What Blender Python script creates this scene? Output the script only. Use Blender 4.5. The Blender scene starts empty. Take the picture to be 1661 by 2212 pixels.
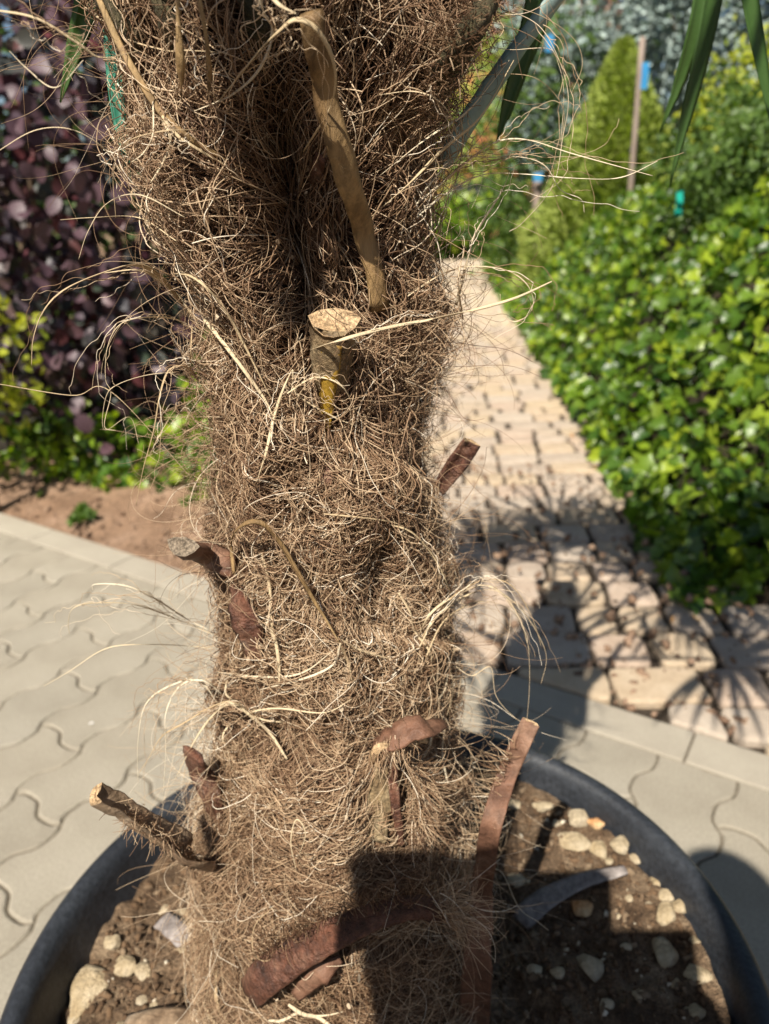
import bpy, bmesh, math, random
import numpy as np
from mathutils import Vector, Matrix

SC = bpy.context.scene
COL = SC.collection
rng = np.random.default_rng(11)
random.seed(5)
R = math.radians

# ------------------------------------------------------------------ camera
F_PX, PITCH, ROLL, CAM_H = 1600.0, R(22.5), R(-2.5), 1.18
cam = bpy.data.cameras.new('camera')
cam.sensor_fit = 'VERTICAL'
cam.sensor_height = 34.6
cam.lens = 34.6 * F_PX / 2212.0
cam.clip_start = 0.01
cam.clip_end = 400
cam.dof.use_dof = True
cam.dof.focus_distance = 0.465
cam.dof.aperture_fstop = 6.2
camo = bpy.data.objects.new('camera', cam)
COL.objects.link(camo)
camo.matrix_world = Matrix.Translation((0, 0, CAM_H)) @ Matrix.Rotation(math.pi / 2 - PITCH, 4, 'X') @ Matrix.Rotation(ROLL, 4, 'Z')
SC.camera = camo

# ------------------------------------------------------------------ light
SUN_EL, SUN_AZ = R(50), R(22)          # azimuth: the way the shadows fall, from +y towards +x
to_sun = Vector((-math.sin(SUN_AZ) * math.cos(SUN_EL), -math.cos(SUN_AZ) * math.cos(SUN_EL), math.sin(SUN_EL)))
world = bpy.data.worlds.new('World')
SC.world = world
world.use_nodes = True
nt = world.node_tree
sky = nt.nodes.new('ShaderNodeTexSky')
sky.sky_type = 'NISHITA'
sky.sun_disc = False
sky.sun_elevation = SUN_EL
sky.sun_rotation = math.atan2(to_sun.x, to_sun.y)
bgn = nt.nodes['Background']
nt.links.new(sky.outputs[0], bgn.inputs[0])
bgn.inputs[1].default_value = 0.048
sun = bpy.data.lights.new('sun', 'SUN')
sun.energy = 5.0
sun.angle = R(0.53)
sun.color = (1.0, 0.93, 0.82)
suno = bpy.data.objects.new('sun', sun)
COL.objects.link(suno)
suno.rotation_euler = to_sun.to_track_quat('Z', 'Y').to_euler()
SC.view_settings.view_transform = 'Standard'
SC.view_settings.look = 'None'
SC.view_settings.gamma = 1
SC.view_settings.exposure = 0.8
SC.render.engine = 'CYCLES'
SC.cycles.max_bounces = 6
SC.cycles.use_denoising = True
SC.cycles_curves.shape = 'RIBBONS'

# ------------------------------------------------------------------ helpers
def ray(u, v):
    """Direction of a view ray; u, v in a 1661 x 2212 frame."""
    a, b = u - 830.5, v - 1106
    c, s = math.cos(ROLL), math.sin(ROLL)
    x, up = (a * c + b * s) / F_PX, -(-a * s + b * c) / F_PX
    return np.array([x, math.cos(PITCH) + up * math.sin(PITCH), -math.sin(PITCH) + up * math.cos(PITCH)])
EYE = np.array([0, 0, CAM_H])
def at_z(u, v, z=0.0):
    r = ray(u, v)
    return EYE + r * ((z - CAM_H) / r[2])
def at_y(u, v, y):
    r = ray(u, v)
    return EYE + r * (y / r[1])

def tag(o, label=None, cat=None, group=None, kind=None):
    if label: o['label'] = label
    if cat: o['category'] = cat
    if group: o['group'] = group
    if kind: o['kind'] = kind
    return o
def empty(name, loc=(0, 0, 0)):
    o = bpy.data.objects.new(name, None)
    o.empty_display_size = 0.05
    COL.objects.link(o)
    o.location = loc
    return o
def link(name, me, m=None, parent=None, smooth=False):
    o = bpy.data.objects.new(name, me)
    COL.objects.link(o)
    if m is not None and not me.materials:
        me.materials.append(m)
    if parent is not None:
        o.parent = parent
        o.matrix_parent_inverse = Matrix.Translation(-Vector(parent.location)) if parent.type == 'EMPTY' else Matrix()
    if smooth:
        me.polygons.foreach_set('use_smooth', np.ones(len(me.polygons), bool))
    return o
def mesh(verts, faces, name='m'):
    me = bpy.data.meshes.new(name)
    me.from_pydata([tuple(map(float, v)) for v in verts], [], [tuple(map(int, f)) for f in faces])
    me.update()
    return me
def mesh_np(V, Fa, name='m'):
    """V (n,3), Fa (m,k) with constant k."""
    me = bpy.data.meshes.new(name)
    V = np.asarray(V, np.float32); Fa = np.asarray(Fa, np.int32)
    m, k = Fa.shape
    me.vertices.add(len(V)); me.vertices.foreach_set('co', V.ravel())
    me.loops.add(m * k); me.loops.foreach_set('vertex_index', Fa.ravel())
    me.polygons.add(m)
    me.polygons.foreach_set('loop_start', np.arange(m, dtype=np.int32) * k)
    me.polygons.foreach_set('loop_total', np.full(m, k, np.int32))
    me.update(calc_edges=True)
    me.validate()
    return me
def norm(a):
    a = np.asarray(a, float)
    return a / np.maximum(np.linalg.norm(a, axis=-1, keepdims=True), 1e-9)
def catmull(P, n):
    P = np.asarray(P, float)
    Q = np.vstack([2 * P[0] - P[1], P, 2 * P[-1] - P[-2]])
    t = np.linspace(0, len(P) - 1, n)
    i = np.minimum(t.astype(int), len(P) - 2)
    f = (t - i)[:, None]
    a, b, c, d = Q[i], Q[i + 1], Q[i + 2], Q[i + 3]
    return 0.5 * (2 * b + (c - a) * f + (2 * a - 5 * b + 4 * c - d) * f ** 2 + (3 * b - a - 3 * c + d) * f ** 3)
def sweep(P, g, prof, sx, sy, caps=(True, True)):
    """Loft the closed profile prof (M,2) along P; g guides the profile's +y; sx, sy scale it per ring."""
    P = np.asarray(P, float); n = len(P); M = len(prof)
    t = norm(np.gradient(P, axis=0))
    g = np.broadcast_to(np.asarray(g, float), P.shape)
    s = norm(np.cross(t, g)); nn = norm(np.cross(s, t))
    sx = np.broadcast_to(sx, n); sy = np.broadcast_to(sy, n)
    prof = np.asarray(prof, float)
    V = (P[:, None] + s[:, None] * (prof[None, :, :1] * sx[:, None, None]) + nn[:, None] * (prof[None, :, 1:] * sy[:, None, None])).reshape(-1, 3)
    Fc = []
    for i in range(n - 1):
        for j in range(M):
            k = (j + 1) % M
            Fc.append((i * M + j, i * M + k, (i + 1) * M + k, (i + 1) * M + j))
    if caps[0]: Fc.append(tuple(reversed(range(M))))
    if caps[1]: Fc.append(tuple((n - 1) * M + j for j in range(M)))
    return V, Fc
ROUND6 = [(0.5 * math.cos(a), 0.5 * math.sin(a)) for a in np.linspace(0, 2 * math.pi, 7)[:-1]]
ROUND12 = [(0.5 * math.cos(a), 0.5 * math.sin(a)) for a in np.linspace(0, 2 * math.pi, 13)[:-1]]
STRIP = [(-.5, 0), (-.25, -.4), (.25, -.4), (.5, 0), (.25, .5), (-.25, .5)]
CHANNEL = [(-.5, .22), (-.47, -.05), (-.36, -.3), (-.18, -.46), (0, -.5), (.18, -.46), (.36, -.3), (.47, -.05), (.5, .22), (.40, .24), (.2, .08), (0, .02), (-.2, .08), (-.40, .24)]
UCHAN = [(-.5, .30), (-.49, -.05), (-.40, -.36), (-.2, -.48), (0, -.5), (.2, -.48), (.40, -.36), (.49, -.05), (.5, .30), (.42, .30), (.30, -.05), (.12, -.18), (-.12, -.18), (-.30, -.05), (-.42, .30)]
BLOCK = [(-.5, .02), (-.47, -.25), (-.2, -.40), (.2, -.40), (.47, -.25), (.5, .02), (.44, .26), (.15, .40), (.02, .30), (-.12, .42), (-.44, .26)]
LENS = [(-.5, .05), (-.38, -.25), (-.18, -.45), (0, -.5), (.18, -.45), (.38, -.25), (.5, .05), (.3, .22), (0, .28), (-.3, .22)]

# value noise on arrays
_P = rng.random((64, 64, 64)).astype(np.float32)
def vnoise(p):
    p = np.asarray(p, float); i = np.floor(p).astype(int); f = p - i; f = f * f * (3 - 2 * f); i &= 63; j = (i + 1) & 63
    x0, y0, z0 = i[..., 0], i[..., 1], i[..., 2]; x1, y1, z1 = j[..., 0], j[..., 1], j[..., 2]
    fx, fy, fz = f[..., 0], f[..., 1], f[..., 2]
    l = lambda a, b, t: a + (b - a) * t
    return l(l(l(_P[x0, y0, z0], _P[x1, y0, z0], fx), l(_P[x0, y1, z0], _P[x1, y1, z0], fx), fy),
             l(l(_P[x0, y0, z1], _P[x1, y0, z1], fx), l(_P[x0, y1, z1], _P[x1, y1, z1], fx), fy), fz) * 2 - 1
def fbm(p, o=4):
    p = np.asarray(p, float); a = 0; w = 1
    for k in range(o):
        a = a + w * vnoise(p * 2 ** k + 17.3 * k); w *= .5
    return a

# ------------------------------------------------------------------ materials
def ramp(nt, fac, cols, pos=None):
    n = nt.nodes.new('ShaderNodeValToRGB'); e = n.color_ramp.elements
    pos = pos or list(np.linspace(0, 1, len(cols)))
    while len(e) < len(cols): e.new(0.5)
    for i, c in enumerate(cols):
        e[i].position = pos[i]; e[i].color = (*c, 1)
    if fac is not None: nt.links.new(fac, n.inputs[0])
    return n.outputs[0]
def mixc(nt, mode, fac, a, b):
    n = nt.nodes.new('ShaderNodeMix'); n.data_type = 'RGBA'; n.blend_type = mode
    for s, val in ((0, fac), (6, a), (7, b)):
        if isinstance(val, bpy.types.NodeSocket): nt.links.new(val, n.inputs[s])
        else: n.inputs[s].default_value = val if s == 0 else (*val, 1)
    return n.outputs[2]
def noise(nt, co, scale, detail=5, rough=.55):
    n = nt.nodes.new('ShaderNodeTexNoise')
    n.inputs['Scale'].default_value = scale; n.inputs['Detail'].default_value = detail; n.inputs['Roughness'].default_value = rough
    nt.links.new(co, n.inputs['Vector'])
    return n.outputs[0]
def mat(name, cols, scale=8, rough=.8, bump=0, bscale=80, spec=.3, rand=None, rcols=None, rmix=.6, transl=None, stretch=None, fine=None, pos=None, coat=0, tmix=.35):
    m = bpy.data.materials.new(name); m.use_nodes = True
    nt = m.node_tree; b = nt.nodes['Principled BSDF']; out = nt.nodes['Material Output']
    tc = nt.nodes.new('ShaderNodeTexCoord'); co = tc.outputs['Object']
    if stretch:
        mp = nt.nodes.new('ShaderNodeMapping'); mp.inputs['Scale'].default_value = stretch
        nt.links.new(co, mp.inputs[0]); co = mp.outputs[0]
    c = ramp(nt, noise(nt, co, scale), cols, pos or list(np.linspace(.3, .7, len(cols))))
    if fine:
        c = mixc(nt, 'MULTIPLY', fine[1], c, ramp(nt, noise(nt, co, fine[0], 3, .7), [(.35, .35, .35), (1.35, 1.35, 1.35)], [.38, .62]))
    if rand:
        r = None
        if rand == 'island': r = nt.nodes.new('ShaderNodeNewGeometry').outputs['Random Per Island']
        elif rand == 'object': r = nt.nodes.new('ShaderNodeObjectInfo').outputs['Random']
        rc = ramp(nt, r, rcols)
        c = mixc(nt, 'MIX', rmix, c, rc)
    nt.links.new(c, b.inputs['Base Color'])
    b.inputs['Roughness'].default_value = rough
    b.inputs['Specular IOR Level'].default_value = spec
    b.inputs['Coat Weight'].default_value = coat
    b.inputs['Coat Roughness'].default_value = .25
    if bump:
        bn = nt.nodes.new('ShaderNodeBump'); bn.inputs['Strength'].default_value = bump; bn.inputs['Distance'].default_value = .02
        nt.links.new(noise(nt, co, bscale, 6, .65), bn.inputs['Height'])
        nt.links.new(bn.outputs[0], b.inputs['Normal'])
    if transl:
        tr = nt.nodes.new('ShaderNodeBsdfTranslucent')
        nt.links.new(mixc(nt, 'MULTIPLY', 1.0, c, transl), tr.inputs[0])
        mx = nt.nodes.new('ShaderNodeMixShader'); mx.inputs[0].default_value = tmix
        nt.links.new(b.outputs[0], mx.inputs[1]); nt.links.new(tr.outputs[0], mx.inputs[2]); nt.links.new(mx.outputs[0], out.inputs[0])
    return m
def fibre_mat(name, cols, pos, spec=.25):
    m = bpy.data.materials.new(name); m.use_nodes = True
    nt = m.node_tree; b = nt.nodes['Principled BSDF']
    a = nt.nodes.new('ShaderNodeAttribute'); a.attribute_name = 'tint'
    nt.links.new(ramp(nt, a.outputs['Fac'], cols, pos), b.inputs['Base Color'])
    b.inputs['Roughness'].default_value = .55; b.inputs['Specular IOR Level'].default_value = spec
    return m

MT = {}
MT['fibre'] = fibre_mat('palm fibre', [(.022, .010, .005), (.10, .052, .028), (.265, .165, .095), (.50, .37, .235), (.76, .67, .53)], [0, .25, .5, .78, 1])
MT['core'] = mat('matted fibre core', [(.010, .005, .003), (.03, .016, .009)], 60, .9, .6, 220)  # colour darkened so the gaps between fibres read as deep shade
MT['strip'] = mat('dry sheath strip', [(.22, .15, .07), (.42, .31, .16)], 40, .55, .3, 300, stretch=(1, 1, .25), rand='object', rcols=[(.42, .30, .17), (.66, .54, .36), (.52, .40, .24), (.74, .65, .49)], rmix=.85)
MT['petiole_dry'] = mat('dry petiole', [(.13, .075, .03), (.28, .18, .08), (.36, .25, .12)], 25, .6, .35, 250, stretch=(1, 1, .15), fine=(160, .5))
MT['petiole_red'] = mat('red brown petiole', [(.05, .02, .012), (.13, .052, .030), (.20, .10, .062), (.36, .27, .21)], 38, .5, .6, 160, spec=.4, fine=(150, .6), pos=[.3, .5, .62, .76])
MT['petiole_brown'] = mat('brown petiole', [(.07, .033, .02), (.155, .078, .048), (.25, .15, .1)], 22, .55, .3, 180, fine=(90, .5))
MT['petiole_grey'] = mat('grey brown petiole', [(.14, .085, .05), (.27, .19, .12), (.36, .28, .2)], 22, .6, .3, 180, fine=(90, .5))
MT['petiole_speck'] = mat('speckled petiole', [(.10, .06, .03), (.24, .17, .09), (.36, .28, .17)], 60, .7, .5, 300, fine=(260, .7))
MT['cut'] = mat('cut petiole end', [(.42, .27, .14), (.58, .42, .25)], 60, .85, .5, 500, fine=(420, .8))
MT['cut_grey'] = mat('weathered cut end', [(.22, .17, .12), (.38, .31, .23)], 60, .9, .6, 500, fine=(420, .85))
MT['yellow'] = mat('yellow petiole', [(.16, .09, .03), (.40, .25, .03), (.46, .31, .04)], 30, .45, .15, 150, fine=(130, .5))
MT['green_petiole'] = mat('green petiole', [(.07, .11, .05), (.14, .20, .09)], 20, .45, .15, 150, fine=(90, .35), spec=.4)
MT['blue_petiole'] = mat('waxy green petiole', [(.15, .23, .22), (.24, .32, .29)], 20, .5, .1, 150, fine=(60, .3), spec=.4)
MT['scurf'] = mat('scurfy leaf base', [(.05, .05, .022), (.12, .10, .05), (.24, .19, .11)], 90, .85, .9, 260, fine=(220, .6))
MT['frond'] = mat('palm leaf blade', [(.035, .085, .02), (.07, .14, .035)], 6, .42, .1, 60, spec=.4, rand='island', rcols=[(.03, .075, .02), (.08, .15, .03)], transl=(1.6, 2.0, .5), tmix=.25)
MT['teal_leaf'] = mat('teal leaf strip', [(.02, .14, .09), (.06, .26, .17)], 40, .5, .1, 80, transl=(1, 1, 1), tmix=.2)
MT['pot'] = mat('dark blue grey plastic', [(.017, .019, .024), (.032, .036, .043), (.10, .10, .098)], 9, .48, .2, 260, spec=.45, fine=(160, .5), pos=[.3, .62, .85])
MT['soil'] = mat('potting soil', [(.09, .054, .03), (.25, .165, .098), (.40, .29, .185)], 26, .95, .9, 180, fine=(300, .6), pos=[.35, .55, .72])
MT['crumb'] = mat('soil crumb', [(.05, .027, .014), (.13, .08, .045)], 60, .95, .5, 200, rand='island', rcols=[(.06, .034, .018), (.20, .125, .07), (.12, .072, .04), (.34, .25, .16)], rmix=.7)
MT['limestone'] = mat('limestone', [(.30, .22, .12), (.46, .37, .24), (.56, .48, .35)], 45, .85, .6, 160, fine=(200, .4), rand='object', rcols=[(.46, .36, .22), (.54, .45, .32), (.40, .29, .15), (.44, .38, .29)], rmix=.4)
MT['orange_stone'] = mat('orange stone', [(.55, .22, .06), (.6, .45, .26)], 40, .85, .5, 160, fine=(200, .4))
MT['paver'] = mat('grey concrete paver', [(.29, .25, .19), (.41, .365, .285), (.48, .43, .345)], 5, .9, .6, 420, fine=(210, .5), rand='object', rcols=[(.33, .29, .225), (.46, .41, .325), (.41, .36, .28), (.37, .335, .27)], rmix=.5)
MT['kerb'] = mat('grey concrete kerb', [(.32, .28, .22), (.44, .395, .315)], 6, .9, .45, 400, fine=(450, .35), rand='object', rcols=[(.34, .30, .24), (.43, .385, .31)], rmix=.4)
MT['sand'] = mat('paver joint sand', [(.12, .097, .068), (.21, .175, .125)], 40, .95, .6, 200, fine=(160, .5))
MT['joint'] = mat('sandy joint fill', [(.03, .022, .015), (.08, .06, .042)], 30, .95, .6, 200, fine=(160, .5))
MT['path_stone'] = mat('sandstone sett', [(.30, .22, .155), (.44, .345, .255), (.5, .42, .33)], 14, .88, .55, 160, fine=(140, .3), rand='object', rcols=[(.44, .36, .28), (.54, .42, .27), (.48, .36, .28), (.52, .45, .37), (.40, .33, .27)], rmix=.55)
MT['earth'] = mat('dry earth', [(.17, .10, .06), (.28, .175, .11), (.35, .23, .155)], 5, .95, .8, 60, fine=(60, .45))
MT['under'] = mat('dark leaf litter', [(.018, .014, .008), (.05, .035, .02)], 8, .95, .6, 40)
MT['ivy'] = mat('ivy leaf', [(.06, .13, .014), (.10, .18, .02)], 5, .34, .1, 120, spec=.55, rand='island', rcols=[(.018, .055, .010), (.075, .15, .016), (.18, .27, .02), (.31, .38, .028), (.045, .10, .018), (.13, .21, .018), (.03, .075, .014)], rmix=.9, transl=(1.9, 2.2, .5), tmix=.3)
MT['smoke'] = mat('purple leaf', [(.045, .03, .04), (.07, .045, .058)], 5, .45, .1, 100, spec=.4, rand='island', rcols=[(.03, .027, .034), (.060, .046, .060), (.085, .026, .038), (.045, .06, .045), (.14, .036, .042), (.065, .06, .075), (.028, .05, .026), (.085, .06, .078), (.05, .028, .04)], rmix=.9, transl=(1.2, .8, .9), tmix=.15)
MT['gold'] = mat('gold leaf', [(.22, .28, .03), (.34, .38, .04)], 5, .5, .1, 100, rand='island', rcols=[(.16, .24, .03), (.42, .42, .04), (.3, .33, .05)], transl=(2, 2, .5), tmix=.35)
MT['yew'] = mat('light conifer needle', [(.16, .23, .045), (.25, .33, .07)], 5, .6, .1, 100, rand='island', rcols=[(.20, .26, .06), (.46, .52, .13), (.32, .39, .09)], rmix=.8, transl=(1.5, 1.7, .5), tmix=.25)
MT['green'] = mat('green shrub leaf', [(.04, .08, .02), (.07, .13, .03)], 5, .45, .1, 100, rand='island', rcols=[(.03, .06, .018), (.16, .24, .05), (.07, .13, .03)], transl=(1.8, 2, .5), tmix=.3)
MT['blue'] = mat('blue conifer needle', [(.12, .19, .18), (.20, .28, .26)], 5, .6, .1, 100, rand='island', rcols=[(.16, .23, .21), (.42, .5, .46), (.27, .35, .32)], rmix=.8)
MT['bark'] = mat('bark', [(.10, .065, .04), (.22, .16, .11)], 20, .9, .7, 60, stretch=(1, 1, .3))
MT['pink_bark'] = mat('pale stake', [(.22, .17, .14), (.34, .27, .225)], 20, .8, .4, 60, stretch=(1, 1, .2))
MT['blue_tag'] = mat('blue tag', [(.03, .20, .42), (.05, .27, .52)], 10, .45, 0)
MT['teal_tag'] = mat('teal tag', [(.01, .35, .28), (.03, .42, .33)], 10, .45, 0)
MT['planter'] = mat('charcoal planter', [(.03, .03, .034), (.06, .06, .065)], 10, .6, .2, 60)
MT['render'] = mat('terracotta render', [(.36, .13, .06), (.46, .19, .09)], 3, .9, .4, 40, fine=(40, .3))
MT['roof'] = mat('roof tile', [(.16, .06, .04), (.25, .1, .06)], 8, .85, .5, 30)
MT['skin'] = mat('skin', [(.45, .25, .17), (.55, .33, .23)], 10, .5, .05)
MT['cloth'] = mat('shirt', [(.05, .07, .12), (.08, .1, .17)], 20, .9, .2, 300)
MT['trouser'] = mat('trousers', [(.03, .035, .045), (.05, .055, .07)], 20, .9, .2, 300)
MT['hair'] = mat('hair', [(.03, .018, .01), (.06, .035, .02)], 60, .6, .3, 300)
MT['phone'] = mat('phone shell', [(.02, .02, .022), (.03, .03, .033)], 10, .3, 0)
MT['glass'] = mat('dark glass', [(.01, .012, .015), (.015, .018, .02)], 10, .08, 0, spec=.6)

# ================================================================== GROUND
def poly_area(p):
    p = np.asarray(p); x, y = p[:, 0], p[:, 1]
    return .5 * np.sum(x * np.roll(y, -1) - y * np.roll(x, -1))
def clip_poly(p, n, d, keep_above):
    """Keep the part with n.x >= d (or <= d)."""
    out = []; s = 1 if keep_above else -1
    for i in range(len(p)):
        a, b = np.asarray(p[i]), np.asarray(p[(i + 1) % len(p)])
        da, db = s * (a @ n - d), s * (b @ n - d)
        if da >= 0: out.append(a)
        if da * db < 0: out.append(a + (b - a) * (da / (da - db)))
    q = []
    for a in out:
        if not q or np.linalg.norm(a - q[-1]) > .002: q.append(a)
    if len(q) > 1 and np.linalg.norm(q[0] - q[-1]) < .002: q.pop()
    return q
def prism(p, top, bottom, bev=.004, inset=None, dome=0.0, tilt=(0, 0)):
    """Block with a rounded upper edge over the polygon p (CCW); three rings and a top face."""
    p = np.asarray(p, float)
    if poly_area(p) < 0: p = p[::-1]
    c = p.mean(0); n = len(p)
    e1 = norm(p - np.roll(p, 1, 0)); e2 = norm(np.roll(p, -1, 0) - p)
    nr = norm(np.stack([-(e1 + e2)[:, 1], (e1 + e2)[:, 0]], 1))
    inset = inset or bev
    rings = [(0, bottom), (0, top - bev), (inset * .35, top - bev * .3), (inset, top)]
    V = []
    for k, (ins, z) in enumerate(rings):
        q = p + nr * ins
        zz = np.full(n, z) + ((q - c) @ np.asarray(tilt) if k else 0)
        V.append(np.c_[q, zz])
    V = np.vstack(V)
    Fc = []
    for k in range(3):
        for j in range(n):
            l = (j + 1) % n
            Fc.append((k * n + j, k * n + l, (k + 1) * n + l, (k + 1) * n + j))
    if dome:
        V = np.vstack([V, [[c[0], c[1], top + dome]]])
        for j in range(n): Fc.append((3 * n + j, 3 * n + (j + 1) % n, 4 * n))
    else:
        Fc.append(tuple(3 * n + j for j in range(n)))
    return mesh(V, Fc)

g = mesh([(-90, -90, -.05), (90, -90, -.05), (90, 90, -.05), (-90, 90, -.05)], [(0, 1, 2, 3)])
tag(link('ground', g, MT['earth']), kind='structure')

NRM = np.array([.561, .828]); TAN = np.array([.828, -.561])
KERB0, KERB1 = 1.447, 1.562
def nt2(n, t): return NRM * n + TAN * t

# pavement of interlocking wavy pavers
q = [nt2(-3.2, -3.6), nt2(-3.2, 3.4), nt2(KERB1 + .004, 3.4), nt2(KERB1 + .004, -3.6)]
pavement = link('pavement', mesh([(*a, -.006) for a in q], [(0, 1, 2, 3)] if poly_area(q) > 0 else [(3, 2, 1, 0)]), MT['sand'])
tag(pavement, kind='structure')
L_P, W_P, A_W, GAP = .343, .167, .015, .0042
def wave(t):
    s = np.sin(2 * np.pi * t)
    return A_W * np.tanh(1.7 * s) / np.tanh(1.7)
def paver_poly():
    h = GAP / 2; P = []
    tt = np.array([0, .08, .17, .33, .42, .5, .58, .67, .83, .92])
    long_t = np.concatenate([tt, tt + 1])
    for t in long_t: P.append((t * L_P / 2, -wave(t)))
    for t in tt: P.append((L_P + wave(t), t * W_P))
    P.append((L_P, W_P))
    for t in long_t[::-1]: P.append((t * L_P / 2, W_P - wave(t)))
    for t in tt[::-1]: P.append((wave(t), t * W_P))
    # drop doubled corners
    Q = []
    for a in P:
        if not Q or math.dist(a, Q[-1]) > 1e-4: Q.append(a)
    if math.dist(Q[0], Q[-1]) < 1e-4: Q.pop()
    # shrink for the joint
    Q = np.array(Q)
    e1 = norm(Q - np.roll(Q, 1, 0)); e2 = norm(np.roll(Q, -1, 0) - Q)
    nr = norm(np.stack([-(e1 + e2)[:, 1], (e1 + e2)[:, 0]], 1))
    if poly_area(Q) < 0: nr = -nr
    return Q + nr * h
PP = paver_poly()
ang = math.atan2(NRM[1], NRM[0])
FLIP = True
def paver_world(n0, t0):
    return np.array([nt2(n0 + a, t0 + b) for a, b in PP])
shared = None
T0 = -1.435
for j in range(-9, 22):
    for i in range(-6, 5):
        n0 = .600 + i * L_P + (L_P / 2 if j % 2 else 0); t0 = T0 + j * W_P
        if n0 > KERB0 - .02 or n0 + L_P < -.3: continue
        c = nt2(n0 + L_P / 2, t0 + W_P / 2)
        if c[1] < .25 or abs(c[0]) > .6 + .62 * c[1] + .1: continue
        if n0 + L_P + A_W > KERB0 - .003:
            poly = clip_poly([np.array(a) for a in paver_world(n0, t0)], NRM, KERB0 - .004, False)
            if len(poly) < 3 or abs(poly_area(poly)) < .002: continue
            cc = np.mean(poly, 0)
            o = link('paver', prism(np.array(poly) - cc, 0, -.05, .004), MT['paver'], pavement)
            o.location = (*cc, random.uniform(-.001, .001))
        else:
            if shared is None:
                c0 = PP.mean(0)
                w = np.array([nt2(a, b) for a, b in PP - c0])
                shared = prism(w, 0, -.05, .006); shared.materials.append(MT['paver'])
            o = link('paver', shared, None, pavement)
            c1 = nt2(n0 + c0[0], t0 + c0[1])
            o.location = (*c1, random.uniform(-.0012, .0012))
            o.rotation_euler = (random.uniform(-.003, .003), random.uniform(-.003, .003), 0)
kt = -3.2
while kt < 2.6:
    kl = .5
    p = [nt2(KERB0, kt + .002), nt2(KERB0, kt + kl - .002), nt2(KERB1, kt + kl - .002), nt2(KERB1, kt + .002)]
    c = np.mean(p, 0)
    o = link('kerb_stone', prism(np.array(p) - c, .003, -.06, .005), MT['kerb'], pavement)
    o.location = (*c, random.uniform(-.0015, .0015))
    kt += kl

# sandstone path running away behind the palm
PA = norm(np.array([.09, .996])); PL = np.array([-PA[1], PA[0]])
P0 = np.array([1.0, 2.0])
def bend(a): return .004 * max(a, 0) ** 2
path = link('stone_path', mesh([(*(P0 + PA * a + PL * (l - bend(a) * 0)), -.02) for a, l in ((-1.2, -.35), (15.2, -.35), (15.2, 1.5), (-1.2, 1.5))], [(0, 1, 2, 3)]), MT['joint'])
q = [np.array(v.co[:2]) for v in path.data.vertices]
q = clip_poly(q, NRM, KERB1 + .006, True)
me = mesh([(*a, -.02) for a in q], [tuple(range(len(q)))]); me.materials.append(MT['joint'])
path.data = me
tag(path, kind='structure')
def rough_quad(a0, a1, l0, l1, jit=.012):
    pts = []
    cs = [(a0, l0), (a1, l0), (a1, l1), (a0, l1)]
    cs = [(x + random.uniform(-jit, jit), y + random.uniform(-jit, jit)) for x, y in cs]
    for k in range(4):
        p, n_ = np.array(cs[k]), np.array(cs[(k + 1) % 4]); pr = np.array(cs[k - 1])
        r = random.uniform(.012, .03)
        dn, dp = norm(n_ - p), norm(pr - p)
        pts += [p + dp * r, p + (dp + dn) * r * .32, p + dn * r]
        m_ = (p + n_) / 2; pts.append(m_ + np.array([-dn[1], dn[0]]) * random.uniform(-.006, .006))
    return np.array(pts)
far_V, far_F = [], []
count = 0
a = -.8
while a < 15:
    row = random.uniform(.135, .175)
    l = -random.uniform(.0, .07) - (.22 if a < -.12 else 0)
    while l < 1.32:
        w = random.uniform(.125, .245)
        pl = rough_quad(a + .007, a + row - .009, l + .008, l + w - .010, .006)
        poly = [P0 + PA * x + PL * y for x, y in pl]
        poly = clip_poly(poly, NRM, KERB1 + .012, True)
        l += w
        if len(poly) < 4 or abs(poly_area(poly)) < .004: continue
        c = np.mean(poly, 0)
        me = prism(np.array(poly) - c, random.uniform(-.002, .006), -.06, .008, .012, random.uniform(.001, .004), (random.uniform(-.02, .02), random.uniform(-.02, .02)))
        if count < 298:
            o = link('path_stone', me, MT['path_stone'], path); o.location = (*c, 0); count += 1
        else:
            n0 = len(far_V)
            far_V += [(v.co.x + c[0], v.co.y + c[1], v.co.z) for v in me.vertices]
            far_F += [tuple(x + n0 for x in p.vertices) for p in me.polygons]
    a += row
MT['far_stone'] = mat('far sandstone setts', [(.40, .33, .25), (.50, .42, .32)], 8, .88, .4, 160, rand='island', rcols=[(.44, .37, .29), (.56, .43, .26), (.48, .36, .28), (.52, .46, .38)], rmix=.55)
tag(link('distant_path_stones', mesh(far_V, far_F), MT['far_stone'], path), kind='stuff')

# earth bed on the left of the path, behind the kerb
nx, ny = 120, 80
uu, vv = np.meshgrid(np.linspace(-4.5, 1.42, nx), np.linspace(KERB1 + .006, 5.0, ny))
XY = uu[..., None] * TAN + vv[..., None] * NRM
lat = (XY - P0) @ PL
zz = -.012 + .05 * np.clip((vv - KERB1) / .6, 0, 1) + .012 * fbm(np.dstack([XY * 9, XY[..., :1] * 0]), 4) * np.clip((vv - KERB1) / .05, 0, 1)
Vb = np.dstack([XY, zz]).reshape(-1, 3)
keep = (lat > 1.4).reshape(-1)
Fb = []
for j in range(ny - 1):
    for i in range(nx - 1):
        f = (j * nx + i, j * nx + i + 1, (j + 1) * nx + i + 1, (j + 1) * nx + i)
        if all(keep[list(f)]): Fb.append(f[::-1])
tag(link('earth_bed', mesh(Vb, Fb), MT['earth'], smooth=True), kind='structure')

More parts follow.
